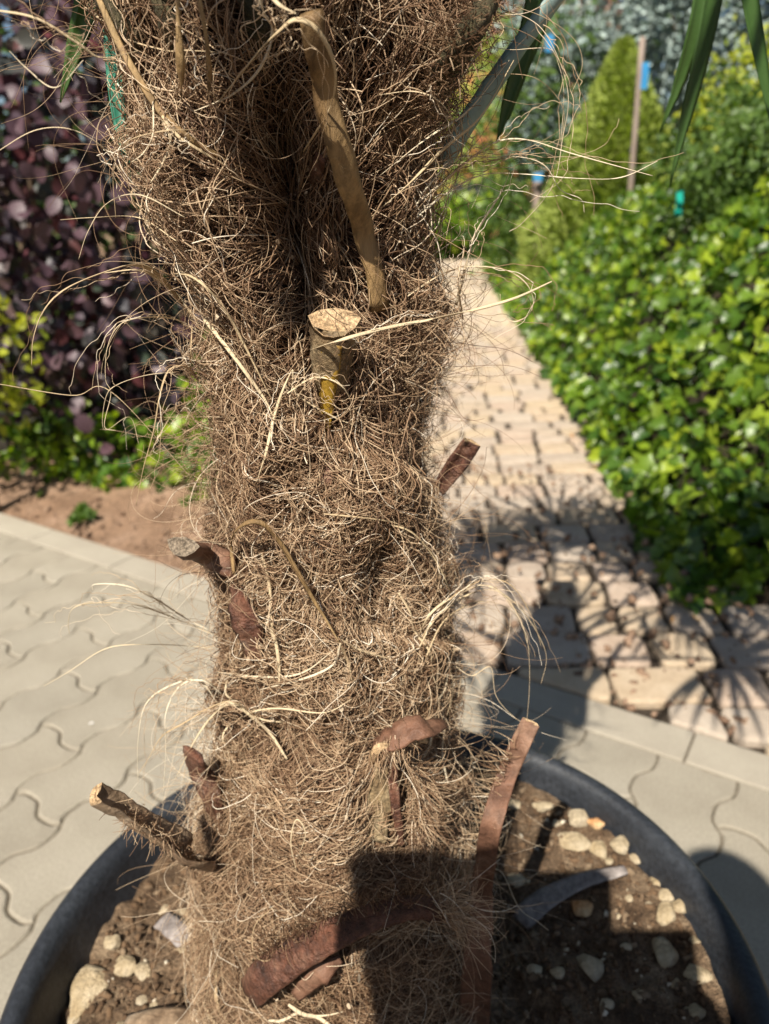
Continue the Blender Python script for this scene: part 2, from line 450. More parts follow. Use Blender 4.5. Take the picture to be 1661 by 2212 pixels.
# ================================================================== FOLIAGE TOOLS
def scatter(T, TF, pos, axis, nrm, size):
    """Template leaf: x across, y along, z up; one copy per position."""
    T = np.asarray(T, float); pos = np.asarray(pos, float)
    y = norm(axis); z = norm(nrm - y * np.sum(nrm * y, -1, keepdims=True)); x = np.cross(y, z)
    size = np.broadcast_to(np.asarray(size, float), len(pos))
    V = pos[:, None] + size[:, None, None] * (T[None, :, :1] * x[:, None] + T[None, :, 1:2] * y[:, None] + T[None, :, 2:] * z[:, None])
    n, k = len(pos), len(T)
    Fa = (np.asarray(TF)[None] + (np.arange(n) * k)[:, None, None]).reshape(-1, len(TF[0]))
    return V.reshape(-1, 3), Fa
def leaf_template(out, fold=.12, curl=-.15):
    """out: right-hand outline (x, y) from base to tip; mirrored about a folded midrib."""
    n = len(out); V = []
    for x, y in out: V.append((0, y, curl * y * y))
    for x, y in out: V.append((x, y, fold * x + curl * y * y))
    for x, y in out: V.append((-x, y, fold * x + curl * y * y))
    Fa = []
    for i in range(n - 1):
        Fa += [(i, n + i, n + i + 1), (i, n + i + 1, i + 1), (i, 2 * n + i + 1, 2 * n + i), (i, i + 1, 2 * n + i + 1)]
    return np.array(V), Fa
OVATE = leaf_template([(.0, 0), (.26, .12), (.40, .38), (.38, .66), (.22, .9), (.0, 1.0)], .25, -.2)
IVY = leaf_template([(.0, .0), (.30, -.1), (.5, .18), (.30, .42), (.36, .66), (.12, .82), (.0, 1.05)], .3, -.25)
SMALL = leaf_template([(.0, 0), (.25, .35), (.2, .7), (.0, 1.0)], .3, -.2)
NEEDLE = (np.array([(-.09, 0, 0), (.09, 0, 0), (.0, 1, .1), (-.5, .35, .1), (.5, .35, .1), (-.38, .7, -.15), (.38, .7, -.1), (0, .5, .45)]), [(0, 1, 2), (0, 1, 3), (0, 1, 4), (0, 2, 5), (1, 2, 6), (0, 1, 7)])
def rand_dir(n):
    return norm(rng.normal(size=(n, 3)))
def blob_points(n, center, rad, shell=.55, clumps=60, clump_r=.22):
    """Points clustered in clumps through the outer part of an ellipsoid, with outward directions."""
    d = rand_dir(clumps); rr = shell + (1 - shell) * rng.random(clumps) ** .5
    rr *= 1 + .12 * rng.normal(size=clumps)
    cc = d * rr[:, None]
    k = rng.integers(0, clumps, n)
    p = cc[k] + rng.normal(size=(n, 3)) * clump_r
    return np.asarray(center) + p * np.asarray(rad), norm(p * np.asarray(rad) ** .3 + .0)
def tube_tree(name, path_, r0, r1, m, parent):
    P = catmull(path_, 14)
    V, Fc = sweep(P, (.31, .95, .05), ROUND12, np.linspace(r0, r1, 14) * 2, np.linspace(r0, r1, 14) * 2)
    return link(name, mesh(V, Fc), m, parent, True)
def shrub(name, label, cat, base, center, rad, n, leaf, size, m, group=None, up=.3, clumps=70, clump_r=.2, trunk_r=.02, shell=.5, droop=.2, bark='bark', near_parts=0, stems=4):
    root = tag(empty(name, base), label, cat, group)
    center = np.asarray(center, float); rad = np.asarray(rad, float)
    pos, out = blob_points(n, center, rad, shell, clumps, clump_r)
    ok = pos[:, 2] > .02
    pos, out = pos[ok], out[ok]; n = len(pos)
    ax = norm(out * .6 + rand_dir(n) * .9 + np.array([0, 0, -droop]))
    nr = norm(out * .6 + rand_dir(n) * .75 + np.array([0, -.12, up]))
    sz = size * rng.uniform(.6, 1.2, n)
    idx = np.arange(n)
    if near_parts:
        d = np.linalg.norm(pos - EYE, axis=1)
        order = np.argsort(d); front = order[:near_parts]; idx = order[near_parts:]
        lt = mesh_np(*[np.asarray(a) for a in leaf]); lt.materials.append(m)
        lt.polygons.foreach_set('use_smooth', np.ones(len(lt.polygons), bool))
        for i in front:
            y = ax[i]; z = norm(nr[i] - y * (nr[i] @ y)); x = np.cross(y, z)
            o = link('leaf', lt, None, root)
            M = Matrix(((x[0], y[0], z[0]), (x[1], y[1], z[1]), (x[2], y[2], z[2]))).to_4x4()
            o.matrix_world = Matrix.Translation(pos[i]) @ M @ Matrix.Scale(sz[i], 4)
            o.matrix_parent_inverse = Matrix.Translation(-Vector(base))
            o.matrix_basis = Matrix.Translation(pos[i]) @ M @ Matrix.Scale(sz[i], 4)
    V, Fa = scatter(leaf[0], leaf[1], pos[idx], ax[idx], nr[idx], sz[idx])
    tag(link('crown', mesh_np(V, Fa), m, root, True), kind='stuff')
    for k in range(stems):
        d = rand_dir(1)[0] * rad * .55
        tip = center + d
        mid = (np.asarray(base) + center) / 2 + d * .25
        tube_tree('stem' if stems > 1 else 'trunk', [np.asarray(base) + np.array([d[0], d[1], 0]) * .12, mid, tip], trunk_r, trunk_r * .35, MT[bark], root)
    return root

# ================================================================== PALM
axis_z = np.array([.30, .366, .566, .677, .778, .87, .951, 1.03, 1.10, 1.165, 1.225, 1.28, 1.32, 1.5, 1.75, 2.0])
axis_r = np.array([.152, .147, .132, .119, .106, .0945, .091, .086, .087, .096, .106, .114, .118, .115, .095, .05])
axis_x = np.array([-.066, -.066, -.060, -.058, -.051, -.047, -.050, -.046, -.043, -.051, -.052, -.045, -.042, -.04, -.04, -.04])
axis_y = np.array([.526, .528, .539, .545, .550, .554, .558, .562, .565, .568, .571, .574, .576, .585, .60, .61])
def ax_at(z):
    return np.interp(z, axis_z, axis_x), np.interp(z, axis_z, axis_y)
FACE = -math.pi / 2
def surf(th, z):
    """Radius of the matted trunk: spiral sheath bulges, lumps, and the cleft between two sheaths near the top."""
    r = np.interp(z, axis_z, axis_r) - .016 - .006 * np.exp(-((z - 1.06) / .09) ** 2)
    up = np.clip((z - .6) / .5, 0, 1)
    p = np.stack([np.cos(th) * 2.2, np.sin(th) * 2.2, z * 9.0], -1)
    r = r + (.007 + .005 * up) * fbm(p, 3) + .0035 * fbm(p * 4.3 + 3, 2)
    ph = (z * 7.2 + th / (2 * np.pi) * 2.0) % 1.0
    r = r + .012 * (ph - .5) * (1 - .2 * up)
    d = (th - FACE + np.pi) % (2 * np.pi) - np.pi
    r = r - .068 * np.exp(-((d - .0) / .23) ** 2) * np.exp(-((z - 1.19) / .08) ** 2)
    r = r - .038 * np.exp(-((d - .55) / .34) ** 2) * np.exp(-((z - 1.15) / .075) ** 2) - .018 * np.exp(-((d - .42) / .18) ** 2) * np.exp(-((z - 1.04) / .05) ** 2)
    r = r - .016 * np.exp(-((d - .55) / .25) ** 2) * np.exp(-((z - .93) / .035) ** 2) - .014 * np.exp(-((d + .1) / .5) ** 2) * np.exp(-((z - .80) / .022) ** 2)
    return r
def to3(th, z, h):
    x, y = ax_at(z); r = surf(th, z) + h
    return np.stack([x + np.cos(th) * r, y + np.sin(th) * r, z], -1)
def hit(u, v, off=.01):
    """Where the view ray meets the trunk's skin; None beside it."""
    d = norm(ray(u, v)); ts = np.linspace(.25, 1.1, 700)
    P = EYE + d * ts[:, None]
    x, y = ax_at(P[:, 2]); th = np.arctan2(P[:, 1] - y, P[:, 0] - x)
    inside = np.hypot(P[:, 0] - x, P[:, 1] - y) < surf(th, P[:, 2]) + off
    k = np.argmax(inside)
    return P[k] if inside.any() else None
def T(u, v, off=.01, y=None):
    """A traced point: on the trunk's skin, or in the plane y beside it."""
    if y is not None: return at_y(u, v, y)
    p = hit(u, v, off + (.008 if off > .003 else 0))
    return p if p is not None else at_y(u, v, .56)
def outward(p):
    x, y = ax_at(p[2]); return norm(np.array([p[0] - x, p[1] - y, .12]))

palm = tag(empty('palm_tree', (-.06, .53, .38)), 'shaggy fibre-clad fan palm trunk with cut leaf stubs, potted in soil', 'palm tree')
th, zz = np.meshgrid(np.linspace(0, 2 * np.pi, 161)[:-1], np.linspace(.30, 1.98, 220))
P3 = to3(th, zz, -.004)
n_, m_ = th.shape
Fa = []
for i in range(n_ - 1):
    for j in range(m_):
        k = (j + 1) % m_
        Fa.append((i * m_ + j, i * m_ + k, (i + 1) * m_ + k, (i + 1) * m_ + j))
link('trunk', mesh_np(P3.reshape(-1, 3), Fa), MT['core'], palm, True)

def curves_obj(name, P, rad, tint, parent):
    """P (N,k,3), rad (N,k), tint (N,)"""
    N, k = P.shape[:2]
    cu = bpy.data.hair_curves.new(name)
    cu.add_curves([k] * N)
    cu.attributes['position'].data.foreach_set('vector', np.ascontiguousarray(P, np.float32).ravel())
    ra = cu.attributes.get('radius') or cu.attributes.new('radius', 'FLOAT', 'POINT')
    ra.data.foreach_set('value', np.ascontiguousarray(rad, np.float32).ravel())
    ta = cu.attributes.new('tint', 'FLOAT', 'CURVE')
    ta.data.foreach_set('value', np.asarray(tint, np.float32))
    cu.materials.append(MT['fibre'])
    o = bpy.data.objects.new(name, cu); COL.objects.link(o)
    o.parent = parent; o.matrix_parent_inverse = Matrix.Translation(-Vector(parent.location))
    o['kind'] = 'stuff'
    return o
def fibres(N, z0, z1, fam, length, k, hmax, wob, tint, rad, lift=0.0, seed=0, face=.72, th_range=None, bundle=.75):
    r_ = np.random.default_rng(seed)
    nb = 7; G = max(N // nb, 1)
    gid = np.where(r_.random(N) < bundle, np.arange(N) // nb, G + np.arange(N))
    uq, gi = np.unique(gid, return_inverse=True); U = len(uq)
    if th_range: thc = r_.uniform(*th_range, U) + FACE
    else: thc = np.where(r_.random(U) < face, FACE + r_.uniform(-1.9, 1.9, U), r_.uniform(-np.pi, np.pi, U))
    z = r_.uniform(z0, z1, U)
    f = np.array(fam)[r_.integers(0, len(fam), U)]
    fl = r_.integers(0, 2, U) * np.pi
    # neighbouring fibres lie alike: add a slow field to the angle
    fld = fbm(np.stack([np.cos(thc) * 3, np.sin(thc) * 3, z * 16], -1), 2)
    phi = f[:, 0] + f[:, 1] * r_.normal(size=U) + .8 * fld + fl
    gk = r_.normal(size=U) * wob; gh = r_.random(U); gt = r_.normal(size=U)
    thc = thc[gi] + r_.normal(size=N) * .028; z = z[gi] + r_.normal(size=N) * .0028; phi = phi[gi] + .16 * r_.normal(size=N); fld = fld[gi]
    ln = r_.uniform(*length, N); ds = ln / (k - 1)
    kap = gk[gi] + r_.normal(size=N) * wob * .2
    h0 = hmax * np.clip(gh[gi] ** 1.3 + .12 * r_.normal(size=N), 0, 1.3)
    hp, hf = r_.uniform(0, 6.28, N), r_.uniform(.5, 1.6, N)
    end = np.where(r_.random(N) < .2, r_.uniform(0, 1, N), 0) * lift
    Ps, Hs = [], []
    zc = z.copy(); tc = thc.copy()
    for i in range(k):
        t = i / (k - 1)
        h = h0 * (1 + .5 * np.sin(hp + hf * 2 * np.pi * t)) + end * t ** 2
        Ps.append(to3(tc, zc, h))
        rr = np.interp(zc, axis_z, axis_r)
        tc = tc + ds * np.cos(phi) / rr; zc = np.clip(zc + ds * np.sin(phi), .37, 1.95)
        phi = phi + kap * ds
        kap = kap + (r_.normal(size=U)[gi] * .45 + r_.normal(size=N) * .12) * wob
    P = np.stack(Ps, 1)
    rr = r_.uniform(*rad, N)[:, None] * np.linspace(1, .55, k)[None]
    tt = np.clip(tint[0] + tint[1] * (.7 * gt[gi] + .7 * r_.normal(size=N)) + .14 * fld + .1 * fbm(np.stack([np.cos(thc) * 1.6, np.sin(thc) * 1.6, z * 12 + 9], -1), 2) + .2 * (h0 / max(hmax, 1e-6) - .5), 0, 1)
    return P, rr, tt
D = R(1)
SETS = []
# coarse criss-cross fibre of the upper trunk
SETS.append(fibres(14500, 1.00, 1.62, [(52 * D, .35), (-50 * D, .35), (85 * D, .3)], (.03, .10), 10, .017, 14, (.42, .18), (.00022, .00044), .018, 1))
# tangled mat of the middle
SETS.append(fibres(14000, .84, 1.08, [(35 * D, .5), (-30 * D, .5), (0, .5), (80 * D, .5)], (.025, .09), 12, .013, 30, (.40, .18), (.0002, .00038), .016, 2))
# sagging, level fibre further down
SETS.append(fibres(13000, .60, .88, [(12 * D, .2), (-14 * D, .2), (0, .25)], (.03, .11), 10, .011, 13, (.40, .18), (.0002, .00038), .012, 3))
# combed, paler fibre at the foot
SETS.append(fibres(12500, .385, .64, [(-24 * D, .2), (-36 * D, .22), (16 * D, .22), (-70 * D, .2)], (.05, .15), 10, .010, 7, (.43, .18), (.00018, .00034), .009, 4))
SETS.append(fibres(3400, .385, .66, [(-82 * D, .16), (-95 * D, .16)], (.10, .2), 10, .020, 4, (.56, .14), (.00016, .00028), .012, 7, th_range=(-1.7, -.95)))
SETS.append(fibres(2200, .385, .47, [(6 * D, .2), (-8 * D, .2)], (.10, .2), 10, .018, 5, (.52, .14), (.00016, .00028), .008, 8, th_range=(-1.2, 1.2)))
# short layer close to the core, tinted dark to deepen shade in the gaps
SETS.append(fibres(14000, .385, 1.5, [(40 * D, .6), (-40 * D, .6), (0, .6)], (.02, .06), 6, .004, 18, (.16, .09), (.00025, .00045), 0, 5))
# long pale stray fibres lying over the rest
SETS.append(fibres(750, .40, 1.45, [(40 * D, .8), (-40 * D, .8), (0, .8)], (.05, .2), 20, .022, 18, (.68, .16), (.00016, .0003), .03, 6, bundle=.3))
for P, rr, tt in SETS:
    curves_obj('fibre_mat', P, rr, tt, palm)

def wisps(N, z0, z1, sides, length, k, curl, droop, tint, rad, seed, up=.2):
    """Loose fibres that leave the skin and curl in the air."""
    r_ = np.random.default_rng(seed)
    thc = FACE + np.array(sides)[r_.integers(0, len(sides), N)] + r_.normal(size=N) * .35
    z = r_.uniform(z0, z1, N)
    p = to3(thc, z, .004)
    rad_d = np.stack([np.cos(thc), np.sin(thc), np.zeros(N)], -1)
    d = norm(rad_d * r_.uniform(.4, 1.2, N)[:, None] + r_.normal(size=(N, 3)) * .55 + np.array([0, 0, up]))
    ln = r_.uniform(*length, N); ds = ln / (k - 1)
    w = norm(r_.normal(size=(N, 3))) * (np.abs(r_.normal(size=N)) * curl)[:, None]
    Ps = [p]
    for i in range(k - 1):
        p = p + d * ds[:, None]; Ps.append(p)
        d = norm(d + np.cross(w, d) * ds[:, None] + np.array([0, 0, -droop]) * ds[:, None])
        w = w + r_.normal(size=(N, 3)) * curl * .22
    P = np.stack(Ps, 1)
    rr = r_.uniform(*rad, N)[:, None] * np.linspace(1, .4, k)[None]
    return P, rr, np.clip(r_.normal(tint[0], tint[1], N), 0, 1)
WS = [wisps(300, .92, 1.07, [-1.45, -1.55], (.04, .12), 20, 34, 6, (.62, .16), (.00014, .0003), 26, .0),
      wisps(170, 1.02, 1.11, [1.45, 1.6], (.03, .09), 20, 44, 4, (.55, .2), (.00014, .0003), 27, .0),
      wisps(160, .70, .80, [-1.5, -1.6], (.04, .12), 18, 20, 4, (.74, .14), (.00014, .00026), 28, .3),
      wisps(420, .92, 1.4, [-1.4, -1.5, 1.5, 1.4], (.03, .14), 18, 22, 5, (.5, .2), (.00013, .00028), 21),
      wisps(420, .82, 1.12, [1.35, -1.3, 1.5, -1.45], (.03, .10), 18, 40, 3, (.5, .2), (.00012, .00025), 22),
      wisps(360, .55, .87, [-1.35, 1.4, 1.5], (.03, .12), 18, 26, 6, (.68, .18), (.00012, .00026), 23),
      wisps(220, .42, .7, [-1.3, 1.2, .6], (.03, .12), 18, 22, 7, (.64, .17), (.00012, .00025), 24),
      wisps(420, .45, 1.4, [-.9, -.4, .1, .5, 1.0], (.02, .08), 16, 34, 5, (.55, .2), (.00012, .00025), 25)]
for P, rr, tt in WS:
    curves_obj('loose_fibre', P, rr, tt, palm)

def strand(pts, w, m='strip', th=None, n=None, name='fibre_strip', taper=(.7, .25), parent=None):
    """One traced strip or cord: pts in world space."""
    P = catmull(np.array(pts), n or 8 * len(pts))
    # calm the depth a little so that it never kinks
    for _ in range(2):
        P[1:-1] = .25 * P[:-2] + .5 * P[1:-1] + .25 * P[2:]
    k = len(P); t = np.linspace(0, 1, k)
    wd = w * np.interp(t, [0, .12, .6, 1], [taper[0], 1, .9, taper[1]])
    g = np.array([outward(p) for p in P]) + .35 * np.stack([np.sin(t * 5 + len(pts)), np.zeros(k), np.cos(t * 4)], -1)
    V, Fc = sweep(P, g, STRIP, wd, np.maximum(wd * .28, .00035) if th is None else th)
    return link(name, mesh(V, Fc), MT[m], parent or palm, True)
PX = .00027
FR = .455
strands = [
    # loop at the top and its neighbours
    ([T(470, 222), T(520, 160, .03), T(562, 108, .05), T(600, 70, .07), T(640, 42, .075), T(690, 70, .07), T(724, 150, .06), T(712, 235, .045), T(655, 328, .02)], 11),
    ([T(555, -40, .06), T(570, 30, .06), T(590, 70, .05), T(560, 150, .04), T(500, 205, .02), T(420, 240, .01)], 9),
    ([T(640, 30, .07), T(600, 8, .07), T(560, -40, .06)], 8),
    ([T(384, -40, .035), T(386, 60, .035), T(390, 150, .03), T(392, 215, .015)], 22),
    ([T(425, -30, .03), T(445, 80, .03), T(452, 160, .025), T(450, 220, .012)], 14),
    ([T(205, -20, 0, .50), T(255, 90, 0, .49), T(300, 170, 0, .48), T(345, 240, .02), T(400, 292, .02), T(470, 335, .012), T(540, 372, .012)], 15),
    ([T(345, 245, .02), T(368, 300, .02), T(352, 350, .02), T(325, 395, .02)], 8),
    ([T(350, 250, .02), T(380, 290, .025), T(440, 330, .015), T(530, 380, .01)], 8),
    ([T(330, 220, .02), T(330, 290, .03), T(310, 330, .03), T(285, 350, .03)], 5),
    ([T(980, 210, .02), T(1000, 290, 0, .53), T(985, 390, .02), T(955, 480, .02)], 6),
    # bright strand flying over the cut stub to the right
    ([T(672, 756, .03), T(740, 733, .052), T(840, 707, .05), T(930, 690, .04), T(1020, 670, 0, .46), T(1110, 645, 0, .45), T(1192, 608, 0, .45)], 10),
    ([T(880, 640, .012), T(940, 600, .02), T(1000, 577, 0, .52), T(1080, 580, 0, .51), T(1130, 605, 0, .5), T(1152, 645, 0, .5), T(1142, 680, 0, .5), T(1110, 695, 0, .5), T(1085, 675, 0, .5), T(1080, 635, 0, .5)], 6),
    ([T(985, 660, .02), T(1010, 560, 0, .52), T(1030, 500, 0, .52), T(1080, 420, 0, .53), T(1102, 370, 0, .53)], 9),
    ([T(1000, 690, .02), T(990, 610, 0, .52), T(1002, 540, 0, .53)], 6),
    # hanging strip in the middle with its split end
    ([T(505, 1240, .012), T(500, 1170, .02), T(522, 1135, .03), T(560, 1128, .035), T(600, 1165, .03), T(642, 1235, .025), T(680, 1300, .025), T(708, 1345, .022), T(735, 1392, .02)], 14),
    ([T(735, 1390, .02), T(752, 1430, .016), T(760, 1470, .014)], 9),
    ([T(735, 1390, .02), T(720, 1435, .016), T(660, 1465, .014), T(560, 1490, .012)], 7),
    ([T(725, 1375, .02), T(780, 1405, .016), T(850, 1425, .012)], 6),
    ([T(470, 1452, .012), T(560, 1462, .012), T(650, 1455, .012), T(720, 1405, .016)], 6),
    ([T(840, 1132, .012), T(890, 1150, .02), T(935, 1200, .02), T(965, 1260, .025), T(982, 1320, 0, .52), T(978, 1385, 0, .52)], 7),
    ([T(700, 1110, .012), T(780, 1118, .016), T(860, 1132, .016), T(915, 1172, .018)], 5),
    ([T(555, 1040, .014), T(575, 975, .016), T(592, 900, .02), T(612, 840, .02), T(630, 800, .02)], 8),
    ([T(632, 798, .02), T(640, 850, .016), T(720, 900, .014), T(770, 920, .012)], 6),
    ([T(620, 850, .02), T(680, 815, .025), T(740, 835, .02), T(770, 900, .014)], 6),
    # arching tuft on the right
    ([T(900, 1380, .012), T(935, 1320, .02), T(1000, 1278, 0, .51), T(1055, 1265, 0, .5), T(1105, 1305, 0, .5), T(1138, 1380, 0, .5), T(1144, 1470, 0, .5), T(1138, 1560, 0, .5)], 7),
    ([T(905, 1400, .012), T(945, 1330, .02), T(1010, 1285, 0, .52), T(1070, 1275, 0, .51), T(1130, 1320, 0, .51), T(1172, 1390, 0, .51), T(1180, 1430, 0, .51), T(1168, 1478, 0, .51)], 6),
    ([T(910, 1380, .012), T(955, 1310, .02), T(1020, 1262, 0, .51), T(1075, 1252, 0, .5), T(1115, 1275, 0, .5), T(1150, 1335, 0, .5), T(1170, 1400, 0, .5)], 5),
    ([T(920, 1420, .012), T(960, 1340, .02), T(1030, 1300, 0, .53), T(1090, 1310, 0, .52), T(1120, 1340, 0, .52), T(1150, 1420, 0, .52)], 4),
    ([T(985, 1440, .02), T(1020, 1460, 0, .5), T(1060, 1440, 0, .5), T(1070, 1500, 0, .49), T(1100, 1540, 0, .49), T(1140, 1570, 0, .49)], 3),
    # left side, upper
    ([T(420, 700, .012), T(380, 640, .02), T(340, 592, 0, .53), T(290, 572, 0, .51), T(220, 590, 0, .5), T(140, 625, 0, .49), T(95, 670, 0, .49), T(72, 730, 0, .49), T(68, 790, 0, .49)], 11),
    ([T(430, 700, .01), T(375, 630, .02), T(310, 585, 0, .52), T(220, 590, 0, .51)], 10),
    ([T(440, 720, .012), T(380, 690, .03), T(320, 685, 0, .5), T(260, 700, 0, .49), T(232, 750, 0, .49), T(228, 820, 0, .49), T(240, 850, 0, .49), T(225, 920, 0, .49), T(250, 930, 0, .49)], 5),
    ([T(450, 850, .012), T(400, 810, .03), T(330, 808, 0, .5), T(255, 830, 0, .49), T(228, 860, 0, .49), T(225, 930, 0, .49), T(280, 900, 0, .5), T(300, 960, 0, .5)], 4),
    ([T(430, 820, .012), T(400, 792, .03), T(365, 800, 0, .5), T(346, 850, 0, .49), T(332, 930, 0, .49), T(310, 1010, 0, .49), T(294, 1090, 0, .49)], 9),
    ([T(440, 930, .012), T(390, 880, .03), T(350, 930, 0, .5), T(325, 980, 0, .5)], 5),
    ([T(410, 830, .012), T(412, 760, .03), T(415, 700, .02)], 8),
    ([T(440, 690, .014), T(470, 725, .02), T(520, 790, .02), T(570, 860, .016), T(590, 900, .014)], 10),
    ([T(370, 590, .014), T(420, 600, .02), T(480, 660, .02), T(520, 730, .016), T(560, 810, .014), T(590, 870, .012)], 7),
    ([T(420, 1040, 0, .5), T(240, 845, 0, .49), T(160, 855, 0, .49), T(0, 830, 0, .48), T(-60, 820, 0, .48)], 2.5),
    # left side, lower wisps
    ([T(450, 1360, .012), T(400, 1335, .03), T(330, 1290, 0, .52), T(270, 1265, 0, .51), T(205, 1262, 0, .51), T(200, 1275, 0, .51)], 5),
    ([T(460, 1370, .012), T(400, 1345, .03), T(300, 1308, 0, .52), T(210, 1302, 0, .51), T(160, 1312, 0, .51), T(148, 1340, 0, .51), T(150, 1370, 0, .51)], 5),
    ([T(460, 1400, .012), T(400, 1395, .03), T(320, 1392, 0, .51), T(230, 1400, 0, .5), T(150, 1450, 0, .5), T(95, 1482, 0, .5)], 4),
    ([T(470, 1520, .014), T(430, 1470, .03), T(370, 1480, 0, .49), T(315, 1520, 0, .49), T(298, 1600, 0, .48), T(298, 1690, 0, .48)], 6),
    ([T(480, 1500, .014), T(440, 1470, .03), T(390, 1480, 0, .49), T(358, 1540, 0, .48), T(358, 1620, 0, .48), T(352, 1720, 0, .48)], 6),
    ([T(540, 1545, .016), T(500, 1515, .03), T(450, 1530, .03), T(400, 1560, 0, .48), T(350, 1590, 0, .48), T(320, 1640, 0, .48), T(300, 1670, 0, .48)], 6),
    ([T(550, 1545, .016), T(500, 1520, .035), T(460, 1545, .03), T(420, 1600, 0, .48), T(380, 1680, 0, .48)], 8),
    ([T(620, 1640, .012), T(580, 1580, .02), T(540, 1545, .025), T(500, 1518, .03), T(470, 1525, .03)], 9),
    ([T(610, 1560, .012), T(570, 1555, .02), T(540, 1540, .022), T(600, 1530, .02), T(700, 1540, .014), T(760, 1510, .012)], 6),
    # foot
    ([T(640, 1880, .014), T(628, 1820, .02), T(640, 1770, .02), T(660, 1800, .02), T(645, 1850, .016)], 4),
    ([T(590, 1960, .02), T(550, 2000, .02), T(548, 2060, .025), T(580, 2075, .025), T(600, 2030, .02), T(580, 1980, .02)], 2.5),
    ([T(1030, 1900, .02), T(1080, 1880, 0, .5), T(1120, 1960, 0, .48), T(1160, 1990, 0, .47), T(1185, 2010, 0, .47)], 3),
    # right side, upper sprays against the garden
    ([T(900, 440, .012), T(960, 390, .02), T(1020, 340, 0, .52), T(1075, 305, 0, .51), T(1140, 302, 0, .51), T(1230, 330, 0, .5), T(1330, 358, 0, .5), T(1410, 380, 0, .5)], 6),
    ([T(900, 470, .012), T(960, 420, .02), T(1040, 378, 0, .53), T(1130, 376, 0, .52), T(1240, 385, 0, .52), T(1340, 384, 0, .51), T(1420, 348, 0, .51)], 5),
    ([T(910, 420, .012), T(980, 345, 0, .54), T(1060, 340, 0, .53), T(1130, 340, 0, .52), T(1180, 360, 0, .52), T(1210, 410, 0, .52), T(1255, 430, 0, .52), T(1262, 460, 0, .52)], 5),
    ([T(1080, 20, 0, .56), T(1140, 40, 0, .54), T(1180, 75, 0, .53), T(1215, 150, 0, .53), T(1228, 220, 0, .53), T(1215, 300, 0, .53), T(1195, 400, 0, .52), T(1130, 480, 0, .52), T(1100, 500, 0, .52)], 6),
    ([T(1100, 10, 0, .56), T(1180, 40, 0, .55), T(1240, 85, 0, .55), T(1258, 140, 0, .55), T(1235, 200, 0, .55)], 4),
    ([T(960, 220, .02), T(1040, 112, 0, .54), T(1110, 108, 0, .54), T(1185, 105, 0, .54), T(1205, 135, 0, .54), T(1218, 200, 0, .54), T(1210, 320, 0, .54)], 4),
    ([T(1000, 170, 0, .55), T(1080, 160, 0, .54), T(1160, 170, 0, .54), T(1215, 230, 0, .54), T(1215, 300, 0, .54)], 4),
    ([T(820, 205, .014), T(900, 198, .03), T(960, 230, .04), T(988, 300, 0, .52), T(980, 380, .03), T(955, 460, .02)], 6),
    ([T(800, 470, .014), T(880, 400, .03), T(960, 320, .04), T(1040, 250, 0, .5), T(1110, 130, 0, .52)], 7),
    ([T(820, 380, .014), T(920, 300, .03), T(1010, 240, 0, .52), T(1100, 130, 0, .53)], 5),
    # strays near the lens, top left
    ([T(-20, 20, 0, .42), T(80, 40, 0, .42), T(170, 95, 0, .43), T(220, 125, 0, .44), T(300, 110, .03)], 6),
    ([T(-10, 330, 0, .45), T(80, 280, 0, .45), T(170, 285, 0, .46), T(250, 350, 0, .48), T(300, 460, .02)], 3.5),
    ([T(180, 130, 0, .44), T(120, 190, 0, .44), T(60, 150, 0, .44), T(20, 110, 0, .44)], 3),
    ([T(400, 470, .02), T(300, 420, .03), T(230, 440, 0, .5), T(190, 500, 0, .5), T(170, 560, 0, .5)], 3),
    ([T(380, 520, .02), T(300, 470, 0, .52), T(200, 470, 0, .51), T(130, 475, 0, .51)], 3),
    ([T(250, 470, 0, .52), T(245, 370, 0, .52), T(270, 310, 0, .51), T(340, 285, .03), T(420, 280, .02)], 5),
]
comp = []
for pts, w in strands:
    strand(pts, w * PX * 1.1, 'petiole_dry' if w >= 13 else 'strip')
    if w < 5: continue
    P = catmull(np.array(pts), 26); t = np.linspace(0, 1, 26)[:, None]
    for q_ in range(4):
        a_, b_ = rng.uniform(0, .35), rng.uniform(.55, 1.0)
        Pq = catmull(np.array(pts), 200)[np.linspace(a_ * 199, b_ * 199, 26).astype(int)]
        Pq[1:-1] = .25 * Pq[:-2] + .5 * Pq[1:-1] + .25 * Pq[2:]
        kink = np.cumsum(rng.normal(size=(26, 3)) * .0011, 0)
        off = rng.normal(size=3) * .0018 + rng.normal(size=3) * .012 * t ** 2 + rng.normal(size=3) * .004 * np.sin(t * rng.uniform(3, 9) + rng.uniform(0, 6)) + kink
        comp.append(Pq + off)
comp = np.array(comp)
curves_obj('loose_fibre', comp, np.tile(np.linspace(.00024, .00011, 26), (len(comp), 1)), np.clip(rng.normal(.72, .16, len(comp)), 0, 1), palm)
# random dry strips hugging the skin
for k in range(22):
    th0 = FACE + random.uniform(-1.5, 1.5); z0 = random.uniform(.45, 1.35)
    ph = random.choice([1, -1]) * random.uniform(.4, 1.4); ln = random.uniform(.05, .13); cv = random.uniform(-9, 9)
    t_, z_ = th0, z0; pts = []
    for i in range(6):
        pts.append(to3(np.array(t_), np.array(z_), np.array(random.uniform(.010, .02))))
        t_ += math.cos(ph) * ln / 5 / .1; z_ += math.sin(ph) * ln / 5; ph += cv * ln / 5
    strand(pts, random.uniform(.0012, .004))

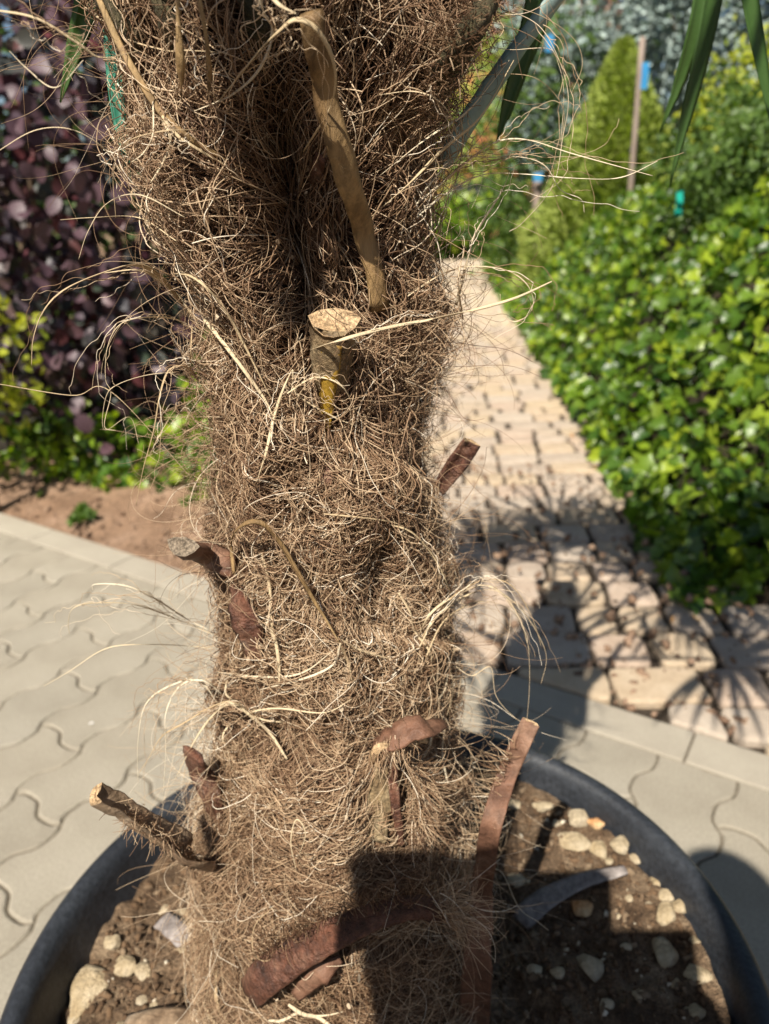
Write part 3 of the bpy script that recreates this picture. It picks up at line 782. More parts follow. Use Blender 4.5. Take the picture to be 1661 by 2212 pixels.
n = 520
tq, zq = FACE + rng.uniform(-1.6, 1.6, n), rng.uniform(.42, 1.4, n)
V, Fa = scatter(SMALL[0], SMALL[1], to3(tq, zq, rng.uniform(.004, .02, n)), rand_dir(n), rand_dir(n), rng.uniform(.002, .007, n))
MT['flake'] = mat('husk flake', [(.2, .13, .07), (.4, .3, .2)], 60, .8, 0, rand='island', rcols=[(.12, .07, .04), (.5, .4, .28), (.26, .17, .1)], rmix=.8)
tag(link('husk_flakes', mesh_np(V, Fa), MT['flake'], palm), kind='stuff')
# ------------------------------------------------------------------ leaf stubs
def stub(name, pts, widths, thick, m, guide, prof=CHANNEL, cut=None, n=28, label=None, cut_first=False, cutn=None, bend_noise=.0012):
    P = catmull(np.array(pts), n)
    t = np.linspace(0, 1, n)
    w = np.interp(t, np.linspace(0, 1, len(widths)), widths)
    h = np.interp(t, np.linspace(0, 1, len(thick)), thick)
    P = P + bend_noise * fbm(P * 60, 2)[:, None]
    g_ = np.asarray(guide, float)
    V, Fc = sweep(P, g_, prof, w, h, (not (cut and cut_first), not (cut and not cut_first)))
    if cutn is not None:
        M = len(prof); tg = norm(P[-1] - P[-2])
        for q_ in range(1, 3):
            sl = slice((n - q_) * M, (n - q_ + 1) * M)
            V[sl] = V[sl] - tg * (((V[sl] - P[-q_]) @ cutn) / (tg @ cutn))[:, None]
    V = V + .0006 * fbm(V * 220, 2)[:, None]
    o = link(name, mesh(V, Fc), MT[m], palm, True)
    if label: o['label'] = label
    if cut:
        M = len(prof); k0 = 0 if cut_first else (n - 1) * M
        ring = V[k0:k0 + M]; c = ring.mean(0)
        d = norm(P[-1] - P[-2]) if not cut_first else norm(P[0] - P[1])
        inner = c + (ring - c) * .55 - d * .0012 * (.5 + rng.random((M, 1)))
        VV = np.vstack([ring, inner, [c - d * .001]])
        FF = [(j, (j + 1) % M, M + (j + 1) % M, M + j) for j in range(M)] + [(M + j, M + (j + 1) % M, 2 * M) for j in range(M)]
        link('cut_face', mesh(VV, FF), MT[cut], o)
    return o
def fuzz(pts, n, ln, d, tint, seed, spread=.004):
    """Short frayed fibres growing along an edge."""
    r_ = np.random.default_rng(seed); P = catmull(np.array(pts), 100)
    p = P[r_.integers(0, 100, n)] + r_.normal(size=(n, 3)) * spread
    dd = norm(np.asarray(d, float) + r_.normal(size=(n, 3)) * .45); w = r_.normal(size=(n, 3)) * 25
    L = r_.uniform(*ln, n); Ps = [p]
    for i in range(6):
        p = p + dd * (L / 6)[:, None]; Ps.append(p); dd = norm(dd + np.cross(w, dd) * (L / 6)[:, None])
    curves_obj('loose_fibre', np.stack(Ps, 1), np.tile(np.linspace(.00028, .00012, 7), (n, 1)), np.clip(r_.normal(*tint, n), 0, 1), palm)
F_ = lambda x, y, z: norm(np.array([x, y, z], float))
# long dead petiole lying down the front of the crown
stub('dead_petiole', [T(668, 30, .05), T(690, 130, .045), T(705, 210, .04), T(728, 310, .045), T(758, 410, .045), T(785, 500, .03), T(806, 580, .02), T(822, 668, .010)],
     [.013, .0135, .014, .0145, .015, .014, .012, .014], [.006, .006, .006, .006, .006, .005, .004, .003], 'petiole_dry', F_(.15, -1, .1), LENS, label='long flat olive-brown dead petiole lying down the fibre')
# pale cut stub with the yellow shank
stub('leaf_base', [T(714, 980, -.010), T(714, 890, .000), T(716, 810, .010), T(719, 740, .022), T(721, 690, .034)],
     [.013, .020, .025, .030, .0345], [.008, .014, .018, .021, .023], 'petiole_speck', F_(0, 1, .1), LENS, 'cut', label='speckled leaf stub with pale half-moon cut top', cutn=F_(.05, -.74, .68))
stub('leaf_base', [T(704, 930, .004), T(707, 870, .013), T(712, 805, .023), T(716, 745, .034)], [.006, .010, .012, .014], [.004, .005, .006, .004], 'yellow', F_(-.1, -1, .1), LENS, label='yellow shank below the half-moon cut top')
# stub at the left with the weathered end
stub('leaf_base', [T(545, 1262, -.006), T(500, 1222, .010), T(445, 1192, .026), T(398, 1172, 0, .468)],
     [.016, .020, .023, .024], [.012, .017, .018, .018], 'petiole_brown', F_(.1, -.5, 1), LENS, 'cut_grey', label='dark brown leaf stub with weathered grey cut end')
# red flakes
stub('leaf_base', [T(497, 1255, .006), T(516, 1305, .014), T(536, 1360, .014), T(552, 1420, .006)], [.008, .020, .024, .012], [.004, .006, .006, .003], 'petiole_red', F_(-.2, -1, .1), LENS, label='glossy red-brown leaf base flake showing through the fibre')
stub('leaf_base', [T(480, 1790, -.004), T(455, 1725, .010), T(432, 1665, .024), T(418, 1628, 0, .475)], [.02, .028, .030, .024], [.010, .014, .014, .008], 'petiole_red', F_(-.6, -1, .2), LENS, label='rounded red leaf base bulging beside the fibre')
# long grey channelled petiole sticking out over the rim
stub('leaf_base', [T(470, 1890, -.01), T(430, 1856, 0, .455), T(370, 1812, 0, .44), T(315, 1777, 0, .43), T(262, 1745, 0, .42), T(210, 1716, 0, .41)],
     [.026, .024, .021, .018, .0165, .016], [.010, .012, .012, .012, .012, .012], 'petiole_grey', F_(.25, -.25, 1), UCHAN, 'cut', label='grey-brown channelled leaf stub reaching over the pot rim', bend_noise=.0004)
stub('leaf_base', [T(445, 2050, 0), T(432, 1960, .012), T(412, 1885, .02), T(368, 1830, 0, .43)], [.012, .012, .010, .006], [.006, .006, .005, .004], 'petiole_grey', F_(-.3, -1, .2), LENS)
# broken brown stub with torn edge and its red midrib
stub('leaf_base', [T(800, 1640, .008), T(818, 1606, .022), T(862, 1588, .032), T(912, 1574, .034), T(958, 1562, .026)], [.008, .020, .023, .020, .010], [.003, .005, .006, .006, .004], 'petiole_brown', F_(.05, -.35, 1), BLOCK, 'cut_grey', label='broken brown leaf base with torn edge', bend_noise=.003)
stub('leaf_base', [T(802, 1655, .022), T(812, 1622, .032), T(845, 1608, .036), T(890, 1606, .034), T(925, 1598, .03)], [.004, .007, .004, .007, .003], [.004, .006, .004, .005, .003], 'cut', F_(.1, -1, .4), BLOCK, label='torn straw-coloured edge of a broken leaf base', bend_noise=.004)
stub('leaf_base', [T(848, 1605, .016), T(850, 1680, .018), T(856, 1750, .014), T(866, 1830, .006)], [.006, .008, .008, .006], [.005, .006, .006, .004], 'petiole_red', F_(0, -1, .1), LENS)
stub('leaf_base', [T(828, 1650, .010), T(818, 1730, .012), T(808, 1820, .006)], [.012, .022, .018], [.004, .006, .004], 'petiole_speck', F_(-.1, -1, .1), BLOCK)
fuzz([T(806, 1640, .026), T(830, 1615, .034), T(880, 1610, .034)], 160, (.006, .02), (0, -.5, -1), (.55, .15), 31)
fuzz([T(880, 1640, .012), T(905, 1700, .014), T(895, 1790, .012)], 260, (.02, .05), (.5, -.2, -.6), (.5, .18), 32)
# long reddish petiole on the right
stub('leaf_base', [T(1022, 2230, .008), T(1030, 2120, .032), T(1036, 2010, .040), T(1045, 1900, .042), T(1062, 1780, 0, .445), T(1092, 1680, 0, .475), T(1122, 1610, 0, .48), T(1145, 1562, 0, .485)],
     [.03, .027, .022, .018, .0165, .0165, .016, .015], [.010, .011, .011, .010, .010, .010, .010, .009], 'petiole_brown', F_(-.3, -1, .3), CHANNEL, 'cut', label='long reddish leaf stub curving up past the trunk over the soil')
# broad red stub lying across the foot
stub('leaf_base', [T(538, 2150, .008), T(560, 2122, .022), T(610, 2082, .03), T(675, 2040, .034), T(740, 2008, .036), T(820, 1976, .036), T(900, 1962, .036), T(965, 1964, .036)],
     [.026, .029, .029, .026, .022, .019, .0175, .0165], [.007, .010, .011, .011, .011, .010, .010, .010], 'petiole_red', F_(.1, -.62, .9), BLOCK, 'cut_grey', label='broad red-brown leaf stub lying across the foot of the trunk')
stub('leaf_base', [T(640, 2150, .016), T(690, 2105, .024), T(735, 2070, .018)], [.010, .020, .008], [.004, .006, .004], 'petiole_brown', F_(.1, -.8, .6), LENS)
# small stub on the right edge
stub('leaf_base', [T(945, 1060, -.002), T(965, 1030, .004), T(990, 995, .016), T(1018, 955, .034)], [.012, .016, .019, .017], [.010, .011, .011, .010], 'petiole_red', F_(.5, -.7, .3), CHANNEL, 'cut', label='small red and green leaf stub sticking up from the fibre')
stub('leaf_base', [T(690, 1075, -.002), T(700, 1040, .004), T(708, 1000, .006)], [.008, .014, .010], [.004, .005, .004], 'petiole_brown', F_(0, -1, .1), LENS)
stub('leaf_base', [T(690, 420, -.002), T(680, 380, .006), T(692, 340, .02)], [.006, .010, .008], [.004, .006, .004], 'petiole_red', F_(0, -1, .2), LENS)
# big living leaf bases at the top right
stub('leaf_base', [T(900, 330, -.012), T(930, 250, .0), T(965, 160, .018), T(1010, 70, .035), T(1060, -30, 0, .55), T(1110, -130, 0, .57), T(1180, -330, 0, .62)],
     [.014, .022, .028, .030, .028, .026, .024], [.008, .012, .015, .017, .018, .018, .016], 'scurf', F_(-.6, .2, 1), LENS, label='thick scurfy green-brown leaf base rising from the fibre')
stub('petiole', [T(950, 350, 0, .60), T(1008, 255, 0, .60), T(1068, 165, 0, .60), T(1128, 80, 0, .61), T(1200, -15, 0, .62), T(1290, -140, 0, .65), T(1400, -300, 0, .70)],
     [.034, .031, .027, .025, .024, .022, .02], [.018, .018, .017, .016, .016, .014, .014], 'blue_petiole', F_(-.6, .1, 1), CHANNEL, label='waxy blue-green leaf stalk rising beside the trunk')
for uv in ([(330, 200), (280, 90), (225, -20), (150, -160)], [(560, 120), (545, 20), (520, -100), (490, -260)], [(400, 140), (360, 30), (320, -90), (260, -250)]):
    a = [T(*uv[0], -.01), T(*uv[1], .006), T(*uv[2], 0, .52), T(*uv[3], 0, .56)]
    stub('petiole', a, [.014, .02, .022, .018], [.008, .012, .014, .012], 'scurf', F_(.5, .2, 1), LENS)

fuzz([T(925, 260, .012), T(965, 160, .03), T(1005, 75, .04), T(1045, 0, 0, .54)], 1500, (.004, .013), (-.4, -.9, .1), (.38, .16), 33, .009)
fuzz([T(1035, 2000, .032), T(1040, 1900, .034), T(1050, 1790, 0, .457), T(1078, 1690, 0, .468), T(1108, 1615, 0, .475)], 170, (.006, .022), (-.9, -.1, .5), (.6, .18), 34, .003)
fuzz([T(560, 2060, .03), T(640, 2015, .036), T(740, 1970, .04), T(900, 1940, .04)], 420, (.006, .022), (-.1, -.4, .9), (.3, .16), 35, .004)
fuzz([T(960, 1965, .04), T(968, 1965, .04)], 160, (.02, .06), (.7, -.4, .1), (.62, .16), 36, .007)
fuzz([T(420, 1850, 0, .45), T(340, 1795, 0, .43), T(270, 1752, 0, .418)], 260, (.005, .018), (-.1, -.6, .3), (.5, .18), 37, .004)
fuzz([T(700, 690, .03), T(760, 700, .03), T(780, 760, .03)], 50, (.01, .03), (.3, -.4, -.5), (.45, .18), 38, .006)
# ------------------------------------------------------------------ fronds overhead
def leaflet_pts(hub, d0, nrm0, ln, w, droop, n=9):
    t = np.linspace(0, 1, n)
    d = d0[None] * np.ones((n, 1)); P = [hub]; cur = d0.copy()
    for i in range(n - 1):
        cur = norm(cur + np.array([0, 0, -droop]) * (t[i] ** 1.5) * 2.2 / (n - 1) * 3)
        P.append(P[-1] + cur * ln / (n - 1))
    P = np.array(P)
    wd = w * np.interp(t, [0, .12, .45, .8, 1], [.25, .7, 1, .55, .05])
    tg = norm(np.gradient(P, axis=0)); s = norm(np.cross(tg, nrm0)); nn = np.cross(s, tg)
    Lf = P + s * wd[:, None] / 2 + nn * wd[:, None] * .18
    Rt = P - s * wd[:, None] / 2 + nn * wd[:, None] * .18
    V = np.vstack([P, Lf, Rt]); Fc = []
    for i in range(n - 1):
        Fc += [(i, n + i, n + i + 1, i + 1), (i, i + 1, 2 * n + i + 1, 2 * n + i)]
    return V, Fc
def frond(root, az, el, plen, brad, sag=.35, droop=.5, nseg=26, roll=0.0, parts=False, spread=2.25):
    d = np.array([math.cos(az) * math.cos(el), math.sin(az) * math.cos(el), math.sin(el)])
    P = [np.asarray(root, float)]; cur = d.copy(); k = 12
    for i in range(k - 1):
        cur = norm(cur + np.array([0, 0, -sag]) / (k - 1)); P.append(P[-1] + cur * plen / (k - 1))
    P = np.array(P)
    fr = empty('frond', P[0]); fr.parent = palm
    fr.matrix_parent_inverse = Matrix.Translation(-Vector(palm.location))
    side = norm(np.cross(cur, (0, 0, 1))); up = np.cross(side, cur)
    V, Fc = sweep(P, np.array([0, 0, 1.0]), CHANNEL, np.linspace(.022, .011, k), np.linspace(.014, .008, k))
    def sub(name, V, Fc, m):
        o = link(name, mesh(np.asarray(V) - P[0], Fc), MT[m], None, True); o.parent = fr
        return o
    sub('petiole', V, Fc, 'green_petiole')
    hub = P[-1]; AV, AF = [], []
    for j in range(nseg):
        a = -spread + 2 * spread * j / (nseg - 1) + random.uniform(-.03, .03)
        dd = norm(cur * math.cos(a) + side * math.sin(a) + up * .12 + rng.normal(size=3) * .03)
        ln = brad * (1 - .22 * abs(a) / spread) * random.uniform(.92, 1.06)
        V, Fc = leaflet_pts(hub, dd, norm(up + .2 * cur), ln, .023 * random.uniform(.85, 1.1), droop * random.uniform(.5, 1.4))
        if parts: sub('leaflet', V, Fc, 'frond')
        else:
            n0 = len(AV); AV += list(V); AF += [tuple(x + n0 for x in f) for f in Fc]
    if not parts: sub('blade', AV, AF, 'frond')
    return fr
top = lambda z: np.array([-.04, .58 + (z - 1.3) * .05, z])
FR_LIST = [  # azimuth, elevation, root height, petiole, blade
    (8, 46, 1.6, .8, .55), (38, 32, 1.40, .6, .5), (66, 38, 1.45, .62, .5), (104, 32, 1.45, .6, .5), (150, 34, 1.42, .55, .48),
    (185, 45, 1.5, .5, .45), (24, 62, 1.6, .62, .5), (86, 60, 1.62, .62, .5), (150, 60, 1.62, .55, .48), (-14, 56, 1.55, .55, .45), (-20, 30, 1.45, .5, .42), (52, 46, 1.5, .66, .5), (18, 32, 1.45, .62, .5)]
for az, el, z0, pl, br in FR_LIST:
    frond(top(z0), R(az), R(el), pl, br)
# unseen dead leaf, added on the sunny side to shade the cleft
dead = empty('shade_frond', (-.07, .55, 1.55)); dead.parent = palm; dead.matrix_parent_inverse = Matrix.Translation(-Vector(palm.location))
def shade_frond_part(name, pts, w, th, m, prof):
    V, Fc = sweep(catmull(np.array(pts), 20), (.3, -1, .15), prof, np.interp(np.linspace(0, 1, 20), np.linspace(0, 1, len(w)), w), th)
    o = link(name, mesh(V - np.array([-.07, .55, 1.55]), Fc), MT[m], None, True); o.parent = dead
shade_frond_part('petiole', [(-.07, .55, 1.55), (-.10, .42, 1.68), (-.13, .31, 1.72), (-.142, .26, 1.68)], [.02, .016, .014, .014], .010, 'petiole_dry', CHANNEL)
for q_ in range(7):
    ox, oy = random.uniform(-.016, .016), random.uniform(-.012, .012)
    shade_frond_part('leaflet', [(-.142 + ox * .2, .26 + oy * .2, 1.69), (-.142 + ox, .25 + oy, 1.60), (-.140 + ox * 1.2, .25 + oy, 1.50), (-.138 + ox * .8 + random.uniform(-.012, .012), .255 + oy, random.uniform(1.40, 1.46))], [.010, .018, .016, .004], .002, 'strip', STRIP)
# leaf tips that hang into the top of the picture
def hanging(pts, w, m='frond', n=12):
    P = catmull(np.array(pts), n); t = np.linspace(0, 1, n)
    wd = w * np.interp(t, [0, .3, .7, 1], [.8, 1, .7, .06])
    prof = [(-.5, .16), (-.25, .02), (0, -.1), (.25, .02), (.5, .16), (.25, .06), (0, -.05), (-.25, .06)]
    V, Fc = sweep(P, norm(np.array([.25, -1, .15])), prof, wd, wd)
    return link('leaflet', mesh(V, Fc), MT[m], palm, True)
hanging([T(1545, -220, 0, .85), T(1520, -40, 0, .85), T(1500, 60, 0, .85), T(1465, 180, 0, .86), T(1425, 285, 0, .86)], .022)
hanging([T(1560, -220, 0, .8), T(1538, -20, 0, .8), T(1512, 120, 0, .8), T(1478, 260, 0, .8), T(1446, 405, 0, .8)], .021)
hanging([T(1580, -200, 0, .75), T(1610, -30, 0, .75), T(1632, 90, 0, .75), T(1652, 190, 0, .75), T(1672, 300, 0, .75)], .018)
hanging([T(1160, -40, 0, .72), T(1130, 110, 0, .72), T(1100, 210, 0, .72), T(1072, 310, 0, .72)], .018)
hanging([T(1200, -80, 0, .78), T(1160, 60, 0, .78), T(1120, 170, 0, .78), T(1098, 260, 0, .78)], .016)
hanging([T(225, -160, 0, .66), T(195, -10, 0, .66), T(168, 90, 0, .66), T(130, 222, 0, .66)], .020)
hanging([T(262, -120, 0, .68), T(262, 30, 0, .68), T(250, 110, 0, .68), T(232, 232, 0, .68)], .014)
hanging([T(236, 20, 0, .56), T(246, 130, 0, .55), T(256, 240, 0, .545), T(270, 320, 0, .54), T(284, 400, 0, .54)], .011, 'teal_leaf')

# ================================================================== POT
PC = np.array([-.0217, .532]); RIM_Z = CAM_H - .727; PR = .38
prof = [(.25, 0), (.262, .004), (.30, .2), (.335, .37), (.342, .40), (.350, .415), (.352, RIM_Z - .012), (.362, RIM_Z - .012), (.376, RIM_Z - .010), (PR, RIM_Z - .003), (.379, RIM_Z + .003), (.374, RIM_Z + .007), (.364, RIM_Z + .008),
        (.360, RIM_Z + .006), (.355, RIM_Z), (.352, RIM_Z - .012), (.348, RIM_Z - .03), (.334, .37), (.31, .26), (.0, .25)]
NS = 160
pv = []; pf = []
for r_, z_ in prof:
    for k in range(NS):
        a = 2 * math.pi * k / NS; w = 1 + .003 * math.sin(2 * a + 1)
        pv.append((r_ * w * math.cos(a), r_ * w * math.sin(a), z_))
for i in range(len(prof) - 1):
    for k in range(NS):
        l = (k + 1) % NS
        pf.append((i * NS + k, i * NS + l, (i + 1) * NS + l, (i + 1) * NS + k))
pot = empty('plant_pot', (*PC, 0)); tag(pot, 'large round dark blue-grey plastic pot holding the palm', 'plant pot')
b = link('pot_wall', mesh(pv[:6 * NS + NS] + [], [f for f in pf if max(f) < 7 * NS]), MT['pot'], None, True); b.parent = pot
n0 = 6 * NS
b = link('rim', mesh(pv[n0:16 * NS], [tuple(x - n0 for x in f) for f in pf if min(f) >= n0 and max(f) < 16 * NS]), MT['pot'], None, True); b.parent = pot
n0 = 15 * NS
b = link('inner_wall', mesh(pv[n0:], [tuple(x - n0 for x in f) for f in pf if min(f) >= n0]), MT['pot'], None, True); b.parent = pot

SOIL = .416
def soil_z(x, y):
    p = np.stack([np.asarray(x) * 1.0, np.asarray(y) * 1.0, np.zeros_like(x)], -1)
    d = np.hypot(x - PC[0], y - PC[1])
    return SOIL + .035 * (np.asarray(x) - PC[0]) + .009 * fbm(p * 14, 3) + .006 * fbm(p * 55 + 5, 3) - .006 * np.clip((d - .27) / .06, 0, 1)
rr, aa = np.meshgrid(np.linspace(.02, .345, 90), np.linspace(0, 2 * np.pi, 361)[:-1], indexing='ij')
sx, sy = PC[0] + rr * np.cos(aa), PC[1] + rr * np.sin(aa)
Vs = np.stack([sx, sy, soil_z(sx, sy)], -1).reshape(-1, 3)
i, j = np.meshgrid(np.arange(89), np.arange(360), indexing='ij'); jn = (j + 1) % 360
Fs = np.stack([i * 360 + j, (i + 1) * 360 + j, (i + 1) * 360 + jn, i * 360 + jn], -1).reshape(-1, 4)
tag(link('soil', mesh_np(Vs, Fs), MT['soil'], None, True), 'dark crumbly potting soil filling the pot around the trunk', 'soil', kind='stuff')

def ico(sub):
    bm = bmesh.new(); bmesh.ops.create_icosphere(bm, subdivisions=sub, radius=1)
    V = np.array([v.co[:] for v in bm.verts]); Fa = [tuple(v.index for v in f.verts) for f in bm.faces]; bm.free()
    return V, Fa
I1, I2, I3 = ico(1), ico(2), ico(3)
def on_soil(n, r0=.0, r1=.335, seed=1):
    r_ = np.random.default_rng(seed); d = np.sqrt(r_.uniform(r0 ** 2, r1 ** 2, n)); a = r_.uniform(0, 2 * np.pi, n)
    x, y = PC[0] + d * np.cos(a), PC[1] + d * np.sin(a)
    return np.stack([x, y, soil_z(x, y)], -1)
def crumbs(name, n, s0, s1, m, label, cat, seed):
    p = on_soil(n, .1, .335, seed); r_ = np.random.default_rng(seed)
    T_ = I1[0] * (1 + .3 * r_.normal(size=(len(I1[0]), 1))) * np.array([1.3, .8, .7])
    sz = s0 + (s1 - s0) * r_.random(n) ** 3
    V, Fa = scatter(T_, I1[1], p + np.array([0, 0, .2]) * sz[:, None], rand_dir(n), rand_dir(n), sz)
    tag(link(name, mesh_np(V, Fa), MT[m], None), label, cat, kind='stuff')
crumbs('soil_crumbs', 9000, .0008, .006, 'crumb', 'loose dark crumbs strewn over the potting soil', 'soil', 3)
MT['grit'] = mat('pale grit', [(.45, .36, .24), (.6, .52, .4)], 60, .9, .3, 200, rand='island', rcols=[(.4, .3, .18), (.66, .6, .48), (.5, .42, .28)], rmix=.6)
crumbs('grit', 300, .001, .0045, 'grit', 'pale grit scattered over the potting soil', 'grit', 9)

def stone(u, v, w, h=None, m='limestone', label=None, seed=0, flat=.6, group='pale limestone pebbles lying on the potting soil'):
    p = at_z(u, v, SOIL + .006); h = h or w * .8
    r_ = np.random.default_rng(seed + int(u) * 7 + int(v))
    V, Fa = I3
    S = np.array([w, h, min(w, h) * flat]) * .00054 / 2
    n1 = fbm(V * 1.3 + r_.uniform(0, 40, 3), 2)[:, None]; n2 = fbm(V * 4 + r_.uniform(0, 40, 3), 2)[:, None]
    Q = V * (1 + .28 * n1 + .06 * n2)
    for q_ in range(9):
        dq = norm(r_.normal(size=3)); ex = np.maximum(Q @ dq - r_.uniform(.55, .85), 0); Q = Q - dq * ex[:, None] * .9
    Q = Q * S
    a = r_.uniform(-.5, .5); c, s = math.cos(a), math.sin(a)
    Q = np.stack([Q[:, 0] * c - Q[:, 1] * s, Q[:, 0] * s + Q[:, 1] * c, Q[:, 2]], -1)
    o = link('stone', mesh_np(Q, Fa), MT[m], None, True)
    o.location = (p[0], p[1], float(soil_z(p[0], p[1])) + S[2] * .55)
    tag(o, label or 'small pale limestone pebble half sunk in the potting soil', 'stone', group)
stone(240, 2018, 42, 40, label='rounded pale stone alone beside the pot wall, above the flaky slab', seed=1)
stone(187, 2105, 70, 140, label='tall flaky pale slab of limestone by the pot wall', seed=2, flat=.45)
stone(268, 2062, 56, 52, label='yellowish stone on the soil beside the tall flaky slab', seed=3)
stone(300, 2078, 36, 44, label='whitish stone touching the yellowish one beside the slab', seed=4)
stone(402, 1978, 70, 66, label='pale stone half hidden by hanging fibre at the foot of the trunk', seed=5)
stone(262, 2208, 60, 44, label='greenish-yellow stone beside the smooth dark fallen stub', seed=6)
stone(1172, 1750, 52, 40, label='pale stone in the shade under the curving reddish stub', seed=7)
stone(1246, 1772, 62, 56, label='domed pale stone behind the flat slab by the rim', seed=8)
stone(1242, 1824, 92, 66, label='broad flat pale slab among the stones by the rim', seed=9, flat=.45)
stone(1288, 1782, 44, 40, m='orange_stone', label='orange-topped stone among the pale stones by the rim', seed=10)
stone(1293, 1842, 48, 50, label='squarish pale stone touching the broad flat slab', seed=11)
stone(1337, 1834, 48, 60, label='upright pale stone at the end of the stone row by the rim', seed=12)
stone(1256, 1962, 50, 44, m='orange_stone', label='round brownish stone in the shade of the fallen grey strip', seed=13)
stone(1275, 2096, 58, 66, label='wedge-shaped pale stone standing in the shaded soil', seed=14)
stone(1432, 2066, 60, 62, label='broad dull stone in the shaded soil near the rim', seed=15)
stone(1437, 1982, 44, 60, label='white oblong stone in sun beside the rim', seed=16, flat=.8)
for k, (u, v, w) in enumerate([(1376, 1852, 34), (1312, 1866, 26), (1420, 1898, 46), (1442, 1930, 44), (1466, 1962, 44), (1360, 1946, 24), (1352, 2056, 26), (1152, 2108, 36), (1206, 2116, 34), (1500, 2034, 26), (1506, 2116, 50), (1502, 2190, 50),
                               (1108, 1742, 40), (1118, 1905, 50), (300, 2140, 26), (318, 2090, 16), (150, 2170, 30), (390, 2030, 30), (330, 2160, 26), (350, 1930, 30), (1335, 1980, 18), (1400, 1960, 18), (1250, 1900, 24), (1460, 2130, 26), (1380, 2160, 30), (1310, 2180, 30), (1240, 1730, 26), (1200, 1790, 26)]):
    stone(u, v, w, seed=30 + k)

def piece(name, pts, widths, th, m, label, cat, prof=CHANNEL):
    P = catmull(np.array(pts), 18); t = np.linspace(0, 1, 18)
    w = np.interp(t, np.linspace(0, 1, len(widths)), widths)
    V, Fc = sweep(P, (0, 0, 1), prof, w, w * 0 + th)
    V = V + .0005 * fbm(V * 150, 2)[:, None]
    c = V.mean(0)
    o = link(name, mesh(V - c, Fc), MT[m], None, True); o.location = c
    return tag(o, label, cat)
MT['grey_dead'] = mat('silvery dead leaf stalk', [(.17, .14, .125), (.30, .265, .245)], 30, .7, .3, 200, stretch=(1, 1, 1), fine=(120, .4))
S = lambda u, v, d=.012: at_z(u, v, SOIL + d)
piece('fallen_petiole', [S(1120, 1990, .012), S(1180, 1940, .018), S(1250, 1905, .022), S(1310, 1888, .026), S(1352, 1878, .028)], [.03, .027, .022, .018, .013], .006, 'grey_dead', 'silvery grey fallen leaf stalk lying on the soil by the stones', 'leaf stalk', LENS)
piece('fallen_petiole', [S(350, 1985, .016), S(372, 2000, .018), S(405, 2030, .016)], [.024, .026, .026], .008, 'grey_dead', 'short squared grey leaf stalk piece by hanging fibre', 'leaf stalk', LENS)
piece('fallen_petiole', [S(270, 2222, .018), S(330, 2214, .026), S(390, 2216, .028), S(450, 2230, .022)], [.03, .038, .04, .036], .018, 'petiole_grey', 'smooth dark leaf stub lying at the bottom of the pot soil', 'leaf stub', LENS)

# ================================================================== GARDEN LEFT
shrub('smoke_bush', 'purple-leaved bush growing on the earth bed behind the palm', 'bush', (-1.75, 4.1, 0), (-1.75, 4.1, 1.35), (1.35, .95, 1.45), 10500, OVATE, .078, MT['smoke'], up=.35, clumps=150, clump_r=.16, trunk_r=.03, shell=.55, droop=.5, near_parts=260, stems=6)
shrub('gold_shrub', 'yellow-green shrub poking through beside the purple bush', 'shrub', (-1.72, 3.05, 0), (-1.72, 3.05, .72), (.32, .22, .36), 700, SMALL, .06, MT['gold'], clumps=26, stems=3, droop=.1)
shrub('low_ivy_clump', 'low green ivy clump trailing at the foot of the purple bush', 'ivy', (-1.05, 3.4, 0), (-1.05, 3.4, .12), (.6, .24, .2), 900, IVY, .055, MT['ivy'], clumps=40, stems=2, trunk_r=.006)
shrub('low_ivy_clump', 'small green ivy clump at the outer edge of the earth bed', 'ivy', (-2.15, 3.8, 0), (-2.1, 3.8, .14), (.5, .3, .2), 700, IVY, .055, MT['ivy'], clumps=34, stems=2, trunk_r=.006)
shrub('green_shrub', 'bushy green shrub growing between the trunk and the purple bush', 'shrub', (-.62, 3.2, 0), (-.62, 3.2, .3), (.25, .25, .34), 700, IVY, .06, MT['ivy'], clumps=30, stems=3, trunk_r=.008)
for k, (u, v, s) in enumerate([(190, 1120, .05), (160, 1130, .04), (410, 1090, .05), (180, 1108, .05)]):
    p = at_z(u, v, .02); n = 26
    pos = p + rng.normal(size=(n, 3)) * np.array([.006, .005, .001]); ax = norm(rand_dir(n) + np.array([0, 0, .9]))
    V, Fa = scatter(SMALL[0], SMALL[1], pos, ax, rand_dir(n), s)
    tag(link('weed', mesh_np(V, Fa), MT['green'], None, True), 'tiny green weed sprouting from the bare earth bed', 'weed', 'weeds on the earth bed')

n = 2600
t_ = rng.uniform(-3.6, -.1, n); v_ = KERB1 + .02 + rng.random(n) ** 1.3 * 1.5
pos = np.c_[t_[:, None] * TAN + v_[:, None] * NRM, np.zeros(n)]
pos[:, 2] = -.008 + .05 * np.clip((v_ - KERB1) / .6, 0, 1)
sz = .003 + .014 * rng.random(n) ** 4
V, Fa = scatter(I1[0] * (1 + .25 * rng.normal(size=(len(I1[0]), 1))) * np.array([1.2, .9, .7]), I1[1], pos, rand_dir(n), rand_dir(n), sz)
MT['clod'] = mat('earth clod', [(.16, .095, .06), (.3, .2, .13)], 20, .95, .4, 100, rand='island', rcols=[(.14, .08, .05), (.32, .22, .15), (.22, .14, .09), (.10, .06, .04)], rmix=.7)
tag(link('earth_clods', mesh_np(V, Fa), MT['clod'], None), 'crumbly clods strewn over the bare earth bed', 'earth', kind='stuff')

